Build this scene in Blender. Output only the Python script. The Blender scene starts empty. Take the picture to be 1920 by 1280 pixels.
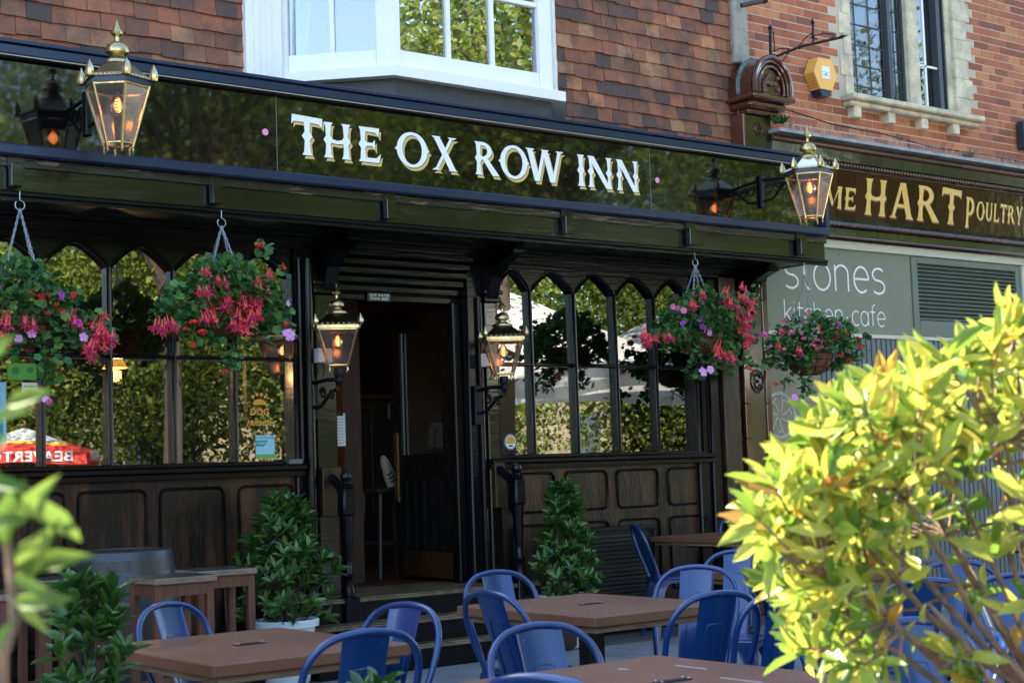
import bpy, math, random
import numpy as np
from mathutils import Vector, Matrix
from mathutils.geometry import tessellate_polygon
R_=math.radians; PI=math.pi
random.seed(7); rng=np.random.default_rng(7)
S=bpy.context.scene; COL=S.collection
# ---------------------------------------------------------------- camera
H_EYE=1.29; D_CAM=9.3; F_PX=2900.0
ex=Vector((4707-960,755-640,F_PX)).normalized()
_s=.034; up=Vector((-_s,-1,(_s*ex[0]+ex[1])/ex[2])).normalized()
ey=up.cross(ex)
CAM=Vector((0,-D_CAM,H_EYE))
right=Vector((ex[0],ey[0],up[0])); down=Vector((ex[1],ey[1],up[1])); fwd=Vector((ex[2],ey[2],up[2]))
cd=bpy.data.cameras.new('camera'); cam=bpy.data.objects.new('camera',cd); COL.objects.link(cam)
M=Matrix((right,-down,-fwd)).transposed().to_4x4(); M.translation=CAM; cam.matrix_world=M
cd.sensor_width=36; cd.lens=F_PX/1920*36; cd.clip_start=.05; cd.clip_end=600
cd.dof.use_dof=True; cd.dof.focus_distance=10.0; cd.dof.aperture_fstop=cd.lens/7.0
S.camera=cam
# ---------------------------------------------------------------- world, sun, exposure
SUN_AZ=R_(205); SUN_EL=R_(41)          # azimuth measured from -Y towards +X
w=bpy.data.worlds.new('World'); S.world=w; w.use_nodes=True
nt=w.node_tree; bg=nt.nodes['Background']; sky=nt.nodes.new('ShaderNodeTexSky'); sky.sky_type='NISHITA'
sky.sun_disc=False; sky.sun_elevation=SUN_EL; sky.sun_rotation=PI-SUN_AZ
nt.links.new(sky.outputs[0],bg.inputs[0]); bg.inputs[1].default_value=.15
sd=Vector((math.sin(SUN_AZ)*math.cos(SUN_EL),-math.cos(SUN_AZ)*math.cos(SUN_EL),math.sin(SUN_EL)))
sl=bpy.data.lights.new('sun','SUN'); sl.energy=4.6; sl.angle=R_(.53); sl.color=(1,.93,.82)
so=bpy.data.objects.new('sun',sl); COL.objects.link(so); so.rotation_euler=sd.to_track_quat('Z','Y').to_euler()
S.view_settings.view_transform='Standard'; S.view_settings.look='None'; S.view_settings.exposure=2.5; S.view_settings.gamma=1
S.cycles.max_bounces=8; S.cycles.transparent_max_bounces=16; S.cycles.glossy_bounces=5
# helper: where the line of sight through photo pixel (px,py) meets the plane y=Y
def A(px,py,Y=0.0):
    d=right*(px-960)+down*(py-640)+fwd*F_PX
    return CAM+d*((Y+D_CAM)/d.y)
# ---------------------------------------------------------------- materials
def mat(name,col,rough=.6,metal=0,**k):
    m=bpy.data.materials.new(name); m.use_nodes=True; n=m.node_tree; N=n.nodes; L=n.links
    b=N['Principled BSDF']; b.inputs['Roughness'].default_value=rough; b.inputs['Metallic'].default_value=metal
    b.inputs['Base Color'].default_value=(*col,1)
    tc=N.new('ShaderNodeTexCoord'); mp=N.new('ShaderNodeMapping'); L.new(tc.outputs['Object'],mp.inputs[0])
    mp.inputs['Scale'].default_value=k.get('stretch',(1,1,1))
    out=None
    if 'cols' in k:                       # random colour per loose piece
        g=N.new('ShaderNodeNewGeometry'); r=N.new('ShaderNodeValToRGB'); r.color_ramp.interpolation=k.get('interp','LINEAR')
        cs=k['cols']; el=r.color_ramp.elements
        while len(el)<len(cs): el.new(.5)
        for i,c in enumerate(cs): el[i].position=c[0]; el[i].color=(*c[1],1)
        L.new(g.outputs['Random Per Island'],r.inputs[0]); out=r.outputs[0]
    if 'col2' in k:
        nz=N.new('ShaderNodeTexNoise'); nz.inputs['Scale'].default_value=k.get('nscale',5); nz.inputs['Detail'].default_value=6; nz.inputs['Roughness'].default_value=.65
        L.new(mp.outputs[0],nz.inputs['Vector'])
        rp=N.new('ShaderNodeValToRGB'); rp.color_ramp.elements[0].position=k.get('lo',.4); rp.color_ramp.elements[1].position=k.get('hi',.65)
        L.new(nz.outputs[0],rp.inputs[0]); mx=N.new('ShaderNodeMix'); mx.data_type='RGBA'
        L.new(rp.outputs[0],mx.inputs[0])
        if out: L.new(out,mx.inputs[6])
        else: mx.inputs[6].default_value=(*col,1)
        mx.inputs[7].default_value=(*k['col2'],1); out=mx.outputs[2]
        if 'rough2' in k:
            mr=N.new('ShaderNodeMapRange'); mr.inputs[3].default_value=rough; mr.inputs[4].default_value=k['rough2']
            L.new(rp.outputs[0],mr.inputs[0]); L.new(mr.outputs[0],b.inputs['Roughness'])
    if out: L.new(out,b.inputs['Base Color'])
    if 'bump' in k:
        n2=N.new('ShaderNodeTexNoise'); n2.inputs['Scale'].default_value=k.get('bscale',20); n2.inputs['Detail'].default_value=k.get('bdetail',4)
        L.new(mp.outputs[0],n2.inputs['Vector']); bp=N.new('ShaderNodeBump'); bp.inputs['Strength'].default_value=k['bump']; bp.inputs['Distance'].default_value=k.get('bdist',.01)
        L.new(n2.outputs[0],bp.inputs['Height']); L.new(bp.outputs[0],b.inputs['Normal'])
    if 'coat' in k: b.inputs['Coat Weight'].default_value=k['coat']; b.inputs['Coat Roughness'].default_value=k.get('crough',.08)
    if 'spec' in k: b.inputs['Specular IOR Level'].default_value=k['spec']
    if 'emit' in k: b.inputs['Emission Color'].default_value=(*k['emit'],1); b.inputs['Emission Strength'].default_value=k.get('estr',1)
    if 'trans' in k:                       # thin leaf: part of the light passes through
        t=N.new('ShaderNodeBsdfTranslucent'); ms=N.new('ShaderNodeMixShader'); ms.inputs[0].default_value=k['trans']
        t.inputs[0].default_value=(*k.get('tcol',col),1)
        if out and 'tcol' not in k: L.new(out,t.inputs[0])
        L.new(b.outputs[0],ms.inputs[1]); L.new(t.outputs[0],ms.inputs[2]); L.new(ms.outputs[0],N['Material Output'].inputs[0])
    return m
def glass(name,refl,tint=(1,1,1),bump=0,bscale=2,stretch=(1,1,1),rough=0,fmul=1.0):
    m=bpy.data.materials.new(name); m.use_nodes=True; n=m.node_tree; N=n.nodes; L=n.links
    N.remove(N['Principled BSDF']); g=N.new('ShaderNodeBsdfGlossy'); g.inputs['Roughness'].default_value=rough; t=N.new('ShaderNodeBsdfTransparent'); t.inputs[0].default_value=(*tint,1)
    f=N.new('ShaderNodeFresnel'); f.inputs[0].default_value=1.5; a=N.new('ShaderNodeMath'); a.operation='MULTIPLY_ADD'; a.inputs[1].default_value=fmul; a.inputs[2].default_value=refl; a.use_clamp=True
    L.new(f.outputs[0],a.inputs[0]); ms=N.new('ShaderNodeMixShader'); L.new(a.outputs[0],ms.inputs[0]); L.new(t.outputs[0],ms.inputs[1]); L.new(g.outputs[0],ms.inputs[2]); L.new(ms.outputs[0],N['Material Output'].inputs[0])
    if bump:
        tc=N.new('ShaderNodeTexCoord'); mp=N.new('ShaderNodeMapping'); mp.inputs['Scale'].default_value=stretch; L.new(tc.outputs['Object'],mp.inputs[0])
        n2=N.new('ShaderNodeTexNoise'); n2.inputs['Scale'].default_value=bscale; n2.inputs['Detail'].default_value=1; L.new(mp.outputs[0],n2.inputs['Vector'])
        bp=N.new('ShaderNodeBump'); bp.inputs['Strength'].default_value=bump; bp.inputs['Distance'].default_value=.01; L.new(n2.outputs[0],bp.inputs['Height']); L.new(bp.outputs[0],g.inputs['Normal'])
    return m
black=mat('black_gloss_paint',(.004,.0045,.005),.25,bump=.35,bscale=30,stretch=(1,1,1),bdist=.004,col2=(.010,.009,.008),nscale=7,rough2=.4,coat=.06,crough=.12,spec=.2)
beamm=mat('black_beam_paint',(.005,.006,.004),.13,bump=.5,bscale=14,stretch=(.5,1,2.5),bdist=.003,col2=(.014,.012,.009),nscale=6,rough2=.3,lo=.5,hi=.75,coat=.35,crough=.1)
flaky=mat('flaky_black_paint',(.014,.013,.012),.25,bump=.8,bscale=45,stretch=(.15,1,1),bdist=.004,col2=(.24,.17,.13),nscale=22,lo=.60,hi=.70,rough2=.7)
mouldm=mat('black_moulding',(.003,.0035,.005),.22,spec=.16,coat=.22,crough=.14,bump=.6,bscale=50,stretch=(.1,.1,1),bdist=.004)
wood=mat('worn_dark_wood',(.006,.004,.003),.35,stretch=(2.4,1,.45),col2=(.095,.042,.02),nscale=2.4,lo=.46,hi=.72,rough2=.24,bump=.9,bscale=28,bdist=.006,coat=.3,crough=.12,spec=.25)
woodb=mat('brown_timber',(.012,.007,.004),.3,stretch=(5,5,.7),col2=(.07,.033,.015),nscale=4,lo=.35,hi=.8,bump=.5,bscale=20,bdist=.004,coat=.1,spec=.35)
signm=mat('sign_black_glass',(.002,.003,.003),.08,bump=.30,bscale=2.6,stretch=(1,1,.22),bdist=.012,bdetail=1,spec=.3,coat=1,crough=.025)
navy=mat('navy_frame_paint',(.007,.018,.05),.3)
white=mat('white_paint',(.85,.84,.80),.45,col2=(.76,.75,.70),nscale=3,lo=.5,hi=.9)
lead=mat('grey_lead',(.030,.034,.038),.55,col2=(.045,.046,.045),nscale=9)
gold=mat('polished_brass',(.62,.49,.24),.22,1,col2=(.42,.33,.17),nscale=12,rough2=.38)
copper=mat('aged_brass_roof',(.20,.15,.085),.3,1,col2=(.32,.25,.13),nscale=14)
iron=mat('black_iron',(.007,.008,.009),.4,spec=.25,bump=.3,bscale=60,bdist=.003)
steel=mat('galvanised_steel',(.35,.38,.40),.35,.9)
tile=mat('clay_tile',(.2,.07,.04),.8,cols=[(0,(.06,.045,.04)),(.1,(.13,.06,.045)),(.3,(.25,.085,.042)),(.6,(.33,.115,.055)),(.8,(.22,.09,.05)),(.93,(.36,.18,.09)),(1,(.52,.20,.08))],col2=(.055,.042,.032),nscale=4.5,lo=.42,hi=.74,bump=.9,bscale=30,bdist=.01)
brick=mat('red_brick',(.3,.09,.05),.85,cols=[(0,(.23,.07,.04)),(.3,(.37,.105,.05)),(.7,(.46,.145,.065)),(1,(.56,.22,.09))],col2=(.17,.075,.05),nscale=9,lo=.50,hi=.78,bump=.4,bscale=60,bdist=.004)
mortar=mat('mortar',(.56,.47,.35),.95,bump=.3,bscale=80,bdist=.003,col2=(.45,.39,.31),nscale=3)
stone=mat('cream_stone',(.72,.62,.43),.85,col2=(.40,.35,.26),nscale=5,bump=.3,bscale=40,bdist=.004)
greystone=mat('weathered_render',(.34,.31,.26),.9,col2=(.12,.12,.11),nscale=7,lo=.5,hi=.7,bump=.5,bscale=30)
gtile=mat('green_glazed_tile',(.018,.030,.014),.10,cols=[(0,(.018,.018,.008)),(1,(.04,.045,.018))],bump=.5,bscale=6,bdist=.006,coat=.3,crough=.05)
btile=mat('brown_glazed_tile',(.055,.018,.012),.14,cols=[(0,(.05,.015,.009)),(1,(.12,.038,.02))],bump=.3,bscale=8,bdist=.004,coat=.8,crough=.06)
verd=mat('verdigris',(.12,.22,.19),.7,col2=(.07,.06,.05),nscale=14)
sage=mat('sage_green_board',(.19,.205,.135),.55,col2=(.165,.185,.125),nscale=2)
sagel=mat('sage_louvre',(.12,.14,.105),.5)
cream=mat('cream_trim',(.60,.58,.47),.5)
shut=mat('grey_blue_shutter',(.10,.125,.14),.4)
tan=mat('tan_render',(.33,.29,.20),.8,col2=(.25,.22,.16),nscale=3)
blue=mat('blue_enamel',(.002,.030,.125),.28,coat=.35,crough=.06,bump=.14,bscale=14,col2=(.20,.24,.30),nscale=34,lo=.70,hi=.72)
scratch=mat('worn_scratch',(.55,.55,.52),.5)
tabm=mat('brown_laminate',(.150,.062,.028),.5,col2=(.095,.042,.024),nscale=3.5,lo=.45,hi=.8,rough2=.35,bump=.25,bscale=60,bdist=.002)
batt=mat('pale_batten',(.22,.14,.075),.7,stretch=(1,1,6),col2=(.11,.07,.04),nscale=8)
redw=mat('red_brown_wood',(.15,.055,.028),.5,stretch=(8,8,.8),col2=(.08,.03,.018),nscale=4)
edgew=mat('weathered_edge_wood',(.22,.15,.10),.7,col2=(.12,.07,.045),nscale=25,stretch=(.4,.4,3))
topd=mat('wet_dark_top',(.028,.030,.032),.22,col2=(.06,.06,.055),nscale=9)
pot=mat('white_enamel_pot',(.62,.70,.72),.35)
ink=mat('pot_lettering',(.06,.05,.05),.6)
soil=mat('soil',(.03,.02,.014),.95)
paving=mat('grey_paving',(.17,.18,.185),.75,col2=(.11,.12,.125),nscale=2.2,bump=.4,bscale=50,bdist=.003)
joint=mat('paving_joint',(.07,.07,.065),.9)
asph=mat('asphalt',(.05,.05,.05),.9)
coir=mat('coir_liner',(.20,.085,.04),.95,bump=1,bscale=60,bdist=.01,col2=(.11,.05,.025),nscale=20)
laurel=mat('laurel_leaf',(.03,.08,.02),.4,cols=[(0,(.016,.06,.010)),(.5,(.045,.13,.02)),(1,(.11,.22,.035))],trans=.25,coat=.3)
bushl=mat('sunlit_shrub_leaf',(.2,.3,.05),.35,cols=[(0,(.07,.15,.02)),(.25,(.22,.34,.04)),(.7,(.54,.54,.09)),(.92,(.66,.58,.09)),(.975,(.62,.36,.05)),(1,(.35,.16,.05))],trans=.45,col2=(.16,.24,.03),nscale=38,lo=.5,hi=.85,bump=.3,bscale=55)
geran=mat('geranium_leaf',(.03,.09,.03),.5,cols=[(0,(.02,.075,.018)),(.6,(.05,.16,.03)),(1,(.12,.26,.045))],trans=.25)
treel=mat('tree_leaf',(.08,.13,.02),.55,cols=[(0,(.05,.09,.012)),(.6,(.14,.20,.022)),(1,(.30,.33,.04))],trans=.45)
bark=mat('bark',(.07,.05,.035),.85,bump=.6,bscale=30,col2=(.05,.04,.03),nscale=9)
twig=mat('pale_twig',(.24,.14,.085),.7,col2=(.08,.06,.035),nscale=30,bump=.5,bscale=70)
def pet(n,c): return mat(n,c,.5,trans=.3)
coral=pet('coral_petal',(.92,.10,.10)); red=pet('red_petal',(.75,.015,.012)); pink=pet('pink_petal',(.85,.16,.36)); violet=pet('violet_petal',(.45,.04,.45)); mauve=pet('mauve_petal',(.85,.35,.75)); yel=pet('yellow_petal',(.8,.5,.03))
wg=glass('window_glass',.15,(.9,.93,.92),.08,1.6,(1,1,.5),0,1.8)
ug=glass('upper_glass',.22,(.95,.97,.97),.16,1.8,(1,1,.35),0,1.5)
lg=glass('lantern_glass',.10,(.95,.90,.87),0,rough=.22,fmul=.8)
dg=glass('door_glass',.02,(.8,.8,.8),0,fmul=.5)
bulbg=glass('amber_bulb_glass',.10,(1,.78,.62),0)
fil=mat('lit_filament',(1,.4,.1),.5,emit=(1,.30,.07),estr=1.8)
goldp=mat('gold_paint',(.62,.44,.13),.45); whitep=mat('white_lettering',(.85,.85,.82),.5); pinkp=mat('pink_paint',(.75,.30,.45),.5)
blackp=mat('black_lettering',(.01,.01,.01),.5)
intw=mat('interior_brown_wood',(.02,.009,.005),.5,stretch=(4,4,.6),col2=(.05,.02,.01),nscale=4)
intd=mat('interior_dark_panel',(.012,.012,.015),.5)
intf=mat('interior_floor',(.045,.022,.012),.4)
paper=mat('paper',(.6,.6,.58),.7)
curt=mat('sheer_curtain',(.7,.74,.74),.9,trans=.4)
curt2=mat('patterned_curtain',(.48,.48,.38),.9,trans=.3,col2=(.22,.26,.16),nscale=9,lo=.45,hi=.6)
brassw=mat('worn_brass_nosing',(.22,.17,.09),.35,.4,col2=(.08,.055,.035),nscale=8)
yelb=mat('yellow_plastic',(.88,.47,.09),.4)
tealp=mat('teal_print',(.05,.28,.32),.5); skyp=mat('light_blue_print',(.30,.60,.72),.5); grnp=mat('green_print',(.12,.40,.06),.5); redp=mat('red_canvas',(.75,.05,.03),.7); cloth=mat('white_canvas',(.88,.86,.80),.8,trans=.35); dogp=mat('amber_vinyl',(.75,.36,.04),.5)
skin=mat('skin',(.5,.3,.22),.5); denim=mat('dark_trousers',(.02,.022,.03),.9); shirt=mat('dark_shirt',(.05,.05,.06),.9); hair=mat('dark_hair',(.03,.02,.015),.7)
shoew=mat('trainer_white',(.32,.34,.30),.7); shoeg=mat('trainer_dark_green',(.02,.05,.035),.7)
# ---------------------------------------------------------------- builders
def tag(o,label,cat,group=None,kind=None):
    if label: o['label']=label
    if cat: o['category']=cat
    if group: o['group']=group
    if kind: o['kind']=kind
    return o
def thing(name,loc,label,cat,group=None,rz=0):
    o=bpy.data.objects.new(name,None); COL.objects.link(o); o.location=loc; o.rotation_euler=(0,0,rz); o.empty_display_size=.1
    return tag(o,label,cat,group)
class MB:
    def __init__(s): s.v=[]; s.f=[]; s.m=[]; s.k=0
    def mi(s,k): s.k=k; return s
    def add(s,vs,fs):
        b=len(s.v); s.v+= [tuple(v) for v in vs]; s.f+=[tuple(i+b for i in f) for f in fs]; s.m+=[s.k]*len(fs); return s
    def box(s,x0,x1,y0,y1,z0,z1,ch=0,T=None):
        if ch and min(x1-x0,y1-y0,z1-z0)>2.2*ch:
            X=[x0,x0+ch,x1-ch,x1];Y=[y0,y0+ch,y1-ch,y1];Z=[z0,z0+ch,z1-ch,z1]
            vs=[];ix={}
            def p(i,j,k):
                if (i,j,k) not in ix: ix[(i,j,k)]=len(vs); vs.append(Vector((X[i],Y[j],Z[k])))
                return ix[(i,j,k)]
            fs=[(p(0,1,1),p(0,1,2),p(0,2,2),p(0,2,1)),(p(3,1,1),p(3,2,1),p(3,2,2),p(3,1,2)),(p(1,0,1),p(2,0,1),p(2,0,2),p(1,0,2)),(p(1,3,1),p(1,3,2),p(2,3,2),p(2,3,1)),(p(1,1,0),p(1,2,0),p(2,2,0),p(2,1,0)),(p(1,1,3),p(2,1,3),p(2,2,3),p(1,2,3))]
            for a in (0,1):
                for b in (0,1):
                    u=[0,3][a];u1=[1,2][a];q=[0,3][b];q1=[1,2][b]
                    fs+=[(p(u,q1,1),p(u1,q,1),p(u1,q,2),p(u,q1,2)),(p(u,1,q1),p(u1,1,q),p(u1,2,q),p(u,2,q1)),(p(1,u,q1),p(1,u1,q),p(2,u1,q),p(2,u,q1))]
                    for c in (0,1):
                        r=[0,3][c];r1=[1,2][c]; fs.append((p(u,q1,r1),p(u1,q,r1),p(u1,q1,r)))
        else:
            vs=[Vector(c) for c in((x0,y0,z0),(x1,y0,z0),(x1,y1,z0),(x0,y1,z0),(x0,y0,z1),(x1,y0,z1),(x1,y1,z1),(x0,y1,z1))]
            fs=[(0,3,2,1),(4,5,6,7),(0,1,5,4),(1,2,6,5),(2,3,7,6),(3,0,4,7)]
        if T is not None: vs=[T@v for v in vs]
        return s.add(vs,fs)
    def tube(s,pts,r,n=8,closed=False,cap=True):
        pts=[Vector(p) for p in pts]; m=len(pts); rs=r if isinstance(r,(list,tuple)) else [r]*m
        vs=[];fs=[]; prev=None
        for i,p in enumerate(pts):
            if closed: t=pts[(i+1)%m]-pts[i-1]
            else: t=pts[min(i+1,m-1)]-pts[max(i-1,0)]
            t.normalize()
            if prev is None: u=t.orthogonal().normalized()
            else: u=(prev-t*prev.dot(t)); u=u.normalized() if u.length>1e-6 else t.orthogonal().normalized()
            prev=u; v=t.cross(u)
            vs+=[p+(u*math.cos(2*PI*j/n)+v*math.sin(2*PI*j/n))*rs[i] for j in range(n)]
        for i in range(m if closed else m-1):
            a=i*n;b=((i+1)%m)*n
            fs+=[(a+j,a+(j+1)%n,b+(j+1)%n,b+j) for j in range(n)]
        if cap and not closed: fs+=[tuple(range(n-1,-1,-1)),tuple((m-1)*n+j for j in range(n))]
        return s.add(vs,fs)
    def lathe(s,prof,c,n=20,T=None):
        c=Vector(c);vs=[];fs=[]
        for r,z in prof:
            for j in range(n):
                a=2*PI*j/n; p=Vector((r*math.cos(a),r*math.sin(a),z)); vs.append((T@p if T else p)+c)
        for i in range(len(prof)-1):
            fs+=[(i*n+j,i*n+(j+1)%n,(i+1)*n+(j+1)%n,(i+1)*n+j) for j in range(n)]
        fs.append(tuple(range(n-1,-1,-1))); fs.append(tuple((len(prof)-1)*n+j for j in range(n)))
        return s.add(vs,fs)
    def prism(s,poly,y0,y1,T=None):       # polygon in x,z extruded from y0 (front) to y1 (back)
        n=len(poly); vs=[Vector((x,y0,z)) for x,z in poly]+[Vector((x,y1,z)) for x,z in poly]
        tr=tessellate_polygon([[Vector((x,z,0)) for x,z in poly]])
        ar=sum(poly[i][0]*poly[(i+1)%n][1]-poly[(i+1)%n][0]*poly[i][1] for i in range(n))
        fs=[]
        for t in tr:
            a,b,c=t
            sg=(poly[b][0]-poly[a][0])*(poly[c][1]-poly[a][1])-(poly[c][0]-poly[a][0])*(poly[b][1]-poly[a][1])
            if sg<0: b,c=c,b
            fs.append((a,b,c)); fs.append((a+n,c+n,b+n))
        for i in range(n):
            j=(i+1)%n
            fs.append((j,i,i+n,j+n) if ar>0 else (i,j,j+n,i+n))
        if T is not None: vs=[T@v for v in vs]
        return s.add(vs,fs)
    def build(s,name,m,parent=None,smooth=False,loc=None,label=None):
        me=bpy.data.meshes.new(name); me.from_pydata(s.v,[],s.f)
        ms=m if isinstance(m,(list,tuple)) else [m]
        for x in ms: me.materials.append(x)
        if len(ms)>1: me.polygons.foreach_set('material_index',s.m)
        if smooth:
            me.polygons.foreach_set('use_smooth',[True]*len(s.f)); 
            try: me.set_sharp_from_angle(angle=R_(40))
            except Exception: pass
        me.update(); o=bpy.data.objects.new(name,me); COL.objects.link(o)
        if parent: o.parent=parent; 
        if loc: o.location=loc
        if label: o['label']=label
        return o
def Bx(*a,**k): return MB().box(*a,**k)
# parts are written in world coordinates and rebased onto their thing
def rebase(o):
    p=o.parent; off=Vector(p.location)
    while p.parent: p=p.parent; off+=Vector(p.location)
    o.data.transform(Matrix.Translation(-off)); return o
def part(mb,name,m,par,smooth=False,label=None): return rebase(mb.build(name,m,par,smooth,label=label))
def sub(mb,name,m,par,smooth=False,label=None): return rebase(mb.build(name,m,par,smooth,label=label))
def copy_tree(o,parent=None):
    c=o.copy(); COL.objects.link(c)
    if parent: c.parent=parent
    for ch in list(o.children): copy_tree(ch,c)
    return c
# --------------------------- leaves
LEAF=(np.array([[0,0,0],[.28,-.42,.06],[.28,0,-.05],[.28,.42,.06],[.62,-.46,.05],[.62,0,-.07],[.62,.46,.05],[.86,-.2,-.02],[.86,.2,-.02],[1,0,-.12]]),
      [(0,1,2),(0,2,3),(1,4,5,2),(2,5,6,3),(4,7,5),(5,7,9),(5,9,8),(5,8,6)])
_a=[2*PI*i/15 for i in range(15)]
ROUND=(np.array([[0.5,0,-.06]]+[[.5+.5*math.cos(a)*(1+.13*math.cos(5*a)),.5*math.sin(a)*(1+.13*math.cos(5*a)),.06*math.cos(2*a)] for a in _a]),
      [(0,i+1,(i+1)%15+1) for i in range(15)])
DIAM=(np.array([[0,0,0],[.45,-.5,.05],[1,0,0],[.45,.5,.05]]),[(0,1,2),(0,2,3)])
def nrm(a): return a/np.maximum(np.linalg.norm(a,axis=1,keepdims=True),1e-9)
def leaves(pos,dirs,ups,lens,wid,tpl,name,m,parent=None,smooth=True):
    V,F=tpl; n=len(pos); d=nrm(dirs); s=nrm(np.cross(ups,d)); u=np.cross(d,s); L=lens[:,None,None]
    P=pos[:,None,:]+L*(V[None,:,0:1]*d[:,None,:]+V[None,:,1:2]*wid*s[:,None,:]+V[None,:,2:3]*u[:,None,:])
    P=P.reshape(-1,3); k=len(V)
    lens_f=np.array([len(f) for f in F]); idx=np.concatenate([np.array(f) for f in F])
    alli=(idx[None,:]+(np.arange(n)*k)[:,None]).ravel(); ls=np.tile(lens_f,n); st=np.concatenate([[0],np.cumsum(ls)[:-1]])
    me=bpy.data.meshes.new(name); me.vertices.add(len(P)); me.vertices.foreach_set('co',P.astype(np.float32).ravel())
    me.loops.add(len(alli)); me.loops.foreach_set('vertex_index',alli.astype(np.int32)); me.polygons.add(len(ls)); me.polygons.foreach_set('loop_start',st.astype(np.int32)); me.polygons.foreach_set('loop_total',ls.astype(np.int32))
    if smooth: me.polygons.foreach_set('use_smooth',np.ones(len(ls),dtype=bool))
    me.update(); me.validate(); me.materials.append(m); o=bpy.data.objects.new(name,me); COL.objects.link(o)
    if parent: o.parent=parent
    return o
def rdir(n): return nrm(rng.normal(size=(n,3)))
def whorls(tips,axes,per,L,spread=(.5,1.1),jit=.25):
    P=[];Dd=[];U=[];LL=[]
    for t,a in zip(tips,axes):
        a=a/np.linalg.norm(a); o=np.cross(a,[.3,.2,.9]); o/=np.linalg.norm(o)+1e-9; q=np.cross(a,o); ph=rng.uniform(0,6.28)
        for i in range(per):
            an=ph+i*2.4; sp=rng.uniform(*spread); rad=o*math.cos(an)+q*math.sin(an)
            d=a*math.cos(sp)+rad*math.sin(sp); P.append(t-a*L*.5*i/per); Dd.append(d+rng.normal(size=3)*jit*.3); U.append(a+rad*-.2+rng.normal(size=3)*jit); LL.append(L*rng.uniform(.65,1.15))
    return np.array(P),np.array(Dd),np.array(U),np.array(LL)
# =================================================================== SETTING: ground
def structure(o): o['kind']='structure'; return o
structure(Bx(-120,160,-140,-8.0-6,-.06,-.02).build('road',asph))
mb=MB().mi(0).box(-30,60,-14,12,-.06,-.004).mi(1)
for i in range(-10,60):
    x0=i*.62
    for j in range(24):
        y1=-.68-j*.46; off=.31*(j%2)
        mb.box(x0+off,x0+off+.612,y1-.452,y1,-.05,random.uniform(0,.0025))
structure(mb.build('pavement',[joint,paving]))
structure(Bx(-120,160,12,120,-.5,-.05).build('ground',asph))
# =================================================================== PUB
PX0=1.2; PX1=9.60; YF=-.72
pub=thing('pub_building',(6.2,0,0),'black timber fronted pub with arched windows under a clay tile hung upper floor','pub')
def P_(mb,n,m,smooth=False,label=None): return part(mb,n,m,pub,smooth,label)
# upper tile hung wall
BAYX0,BAYX1=4.98,7.78
tw=MB()
def tiles(x0,x1,z0,z1):
    z=z0; r=0
    while z<z1:
        x=x0-(.0825 if r%2 else 0)+random.uniform(-.01,.01)
        while x<x1:
            w=.163*random.uniform(.97,1.02); a=max(x,x0); b=min(x+w-.003,x1-random.uniform(0,.012))
            if b-a>.02:
                t=random.uniform(-.006,.006); yy=-.030-random.uniform(0,.007); dz=random.uniform(-.006,.006); sk=random.uniform(-.006,.006)
                vs=[(a,yy,z+dz),(b,yy-t,z+dz+sk),(b,yy+.014,z+dz+sk),(a,yy+.014,z+dz),(a,yy+.022,z+.165),(b,yy+.022,z+.165),(b,yy+.034,z+.165),(a,yy+.034,z+.165)]
                tw.add(vs,[(0,1,5,4),(3,7,6,2),(0,3,2,1),(4,5,6,7),(0,4,7,3),(1,2,6,5)])
            x+=w
        z+=.112; r+=1
tiles(PX0,BAYX0+.005,3.98,6.6); tiles(BAYX1-.012,9.76,3.98,6.6)
P_(tw,'tile_hung_wall',tile)
P_(MB().box(PX0,BAYX0,.012,.3,3.2,6.8).box(BAYX1-.005,9.76,.012,.3,3.2,6.8).box(BAYX0,BAYX1,.012,.3,3.2,3.9),'upper_wall',mat('dark_wall_core',(.03,.02,.018),.9))
def mass(p,x0,x1,ze,zr,wallm,roofm):  # unseen rear and roof; eaves and ridge heights set so they shade the patio
    part(Bx(x0,x1,.3,8,0 if p is not pub else 3.1,ze-.02),'rear_mass',wallm,p)
    T=Matrix(((0,1,0,0),(1,0,0,0),(0,0,1,0),(0,0,0,1)))
    part(MB().prism([(-.35,ze-.05),(-.35,ze+.08),(4,zr),(8.3,ze+.08),(8.3,ze-.05)],x0-.0,x1,T=T),'roof',roofm,p)
roofm_=mat('roof_tiles',(.12,.06,.045),.8,bump=.4,bscale=12)
mass(pub,PX0,9.76,6.9,10.0,roofm_,roofm_)
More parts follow.
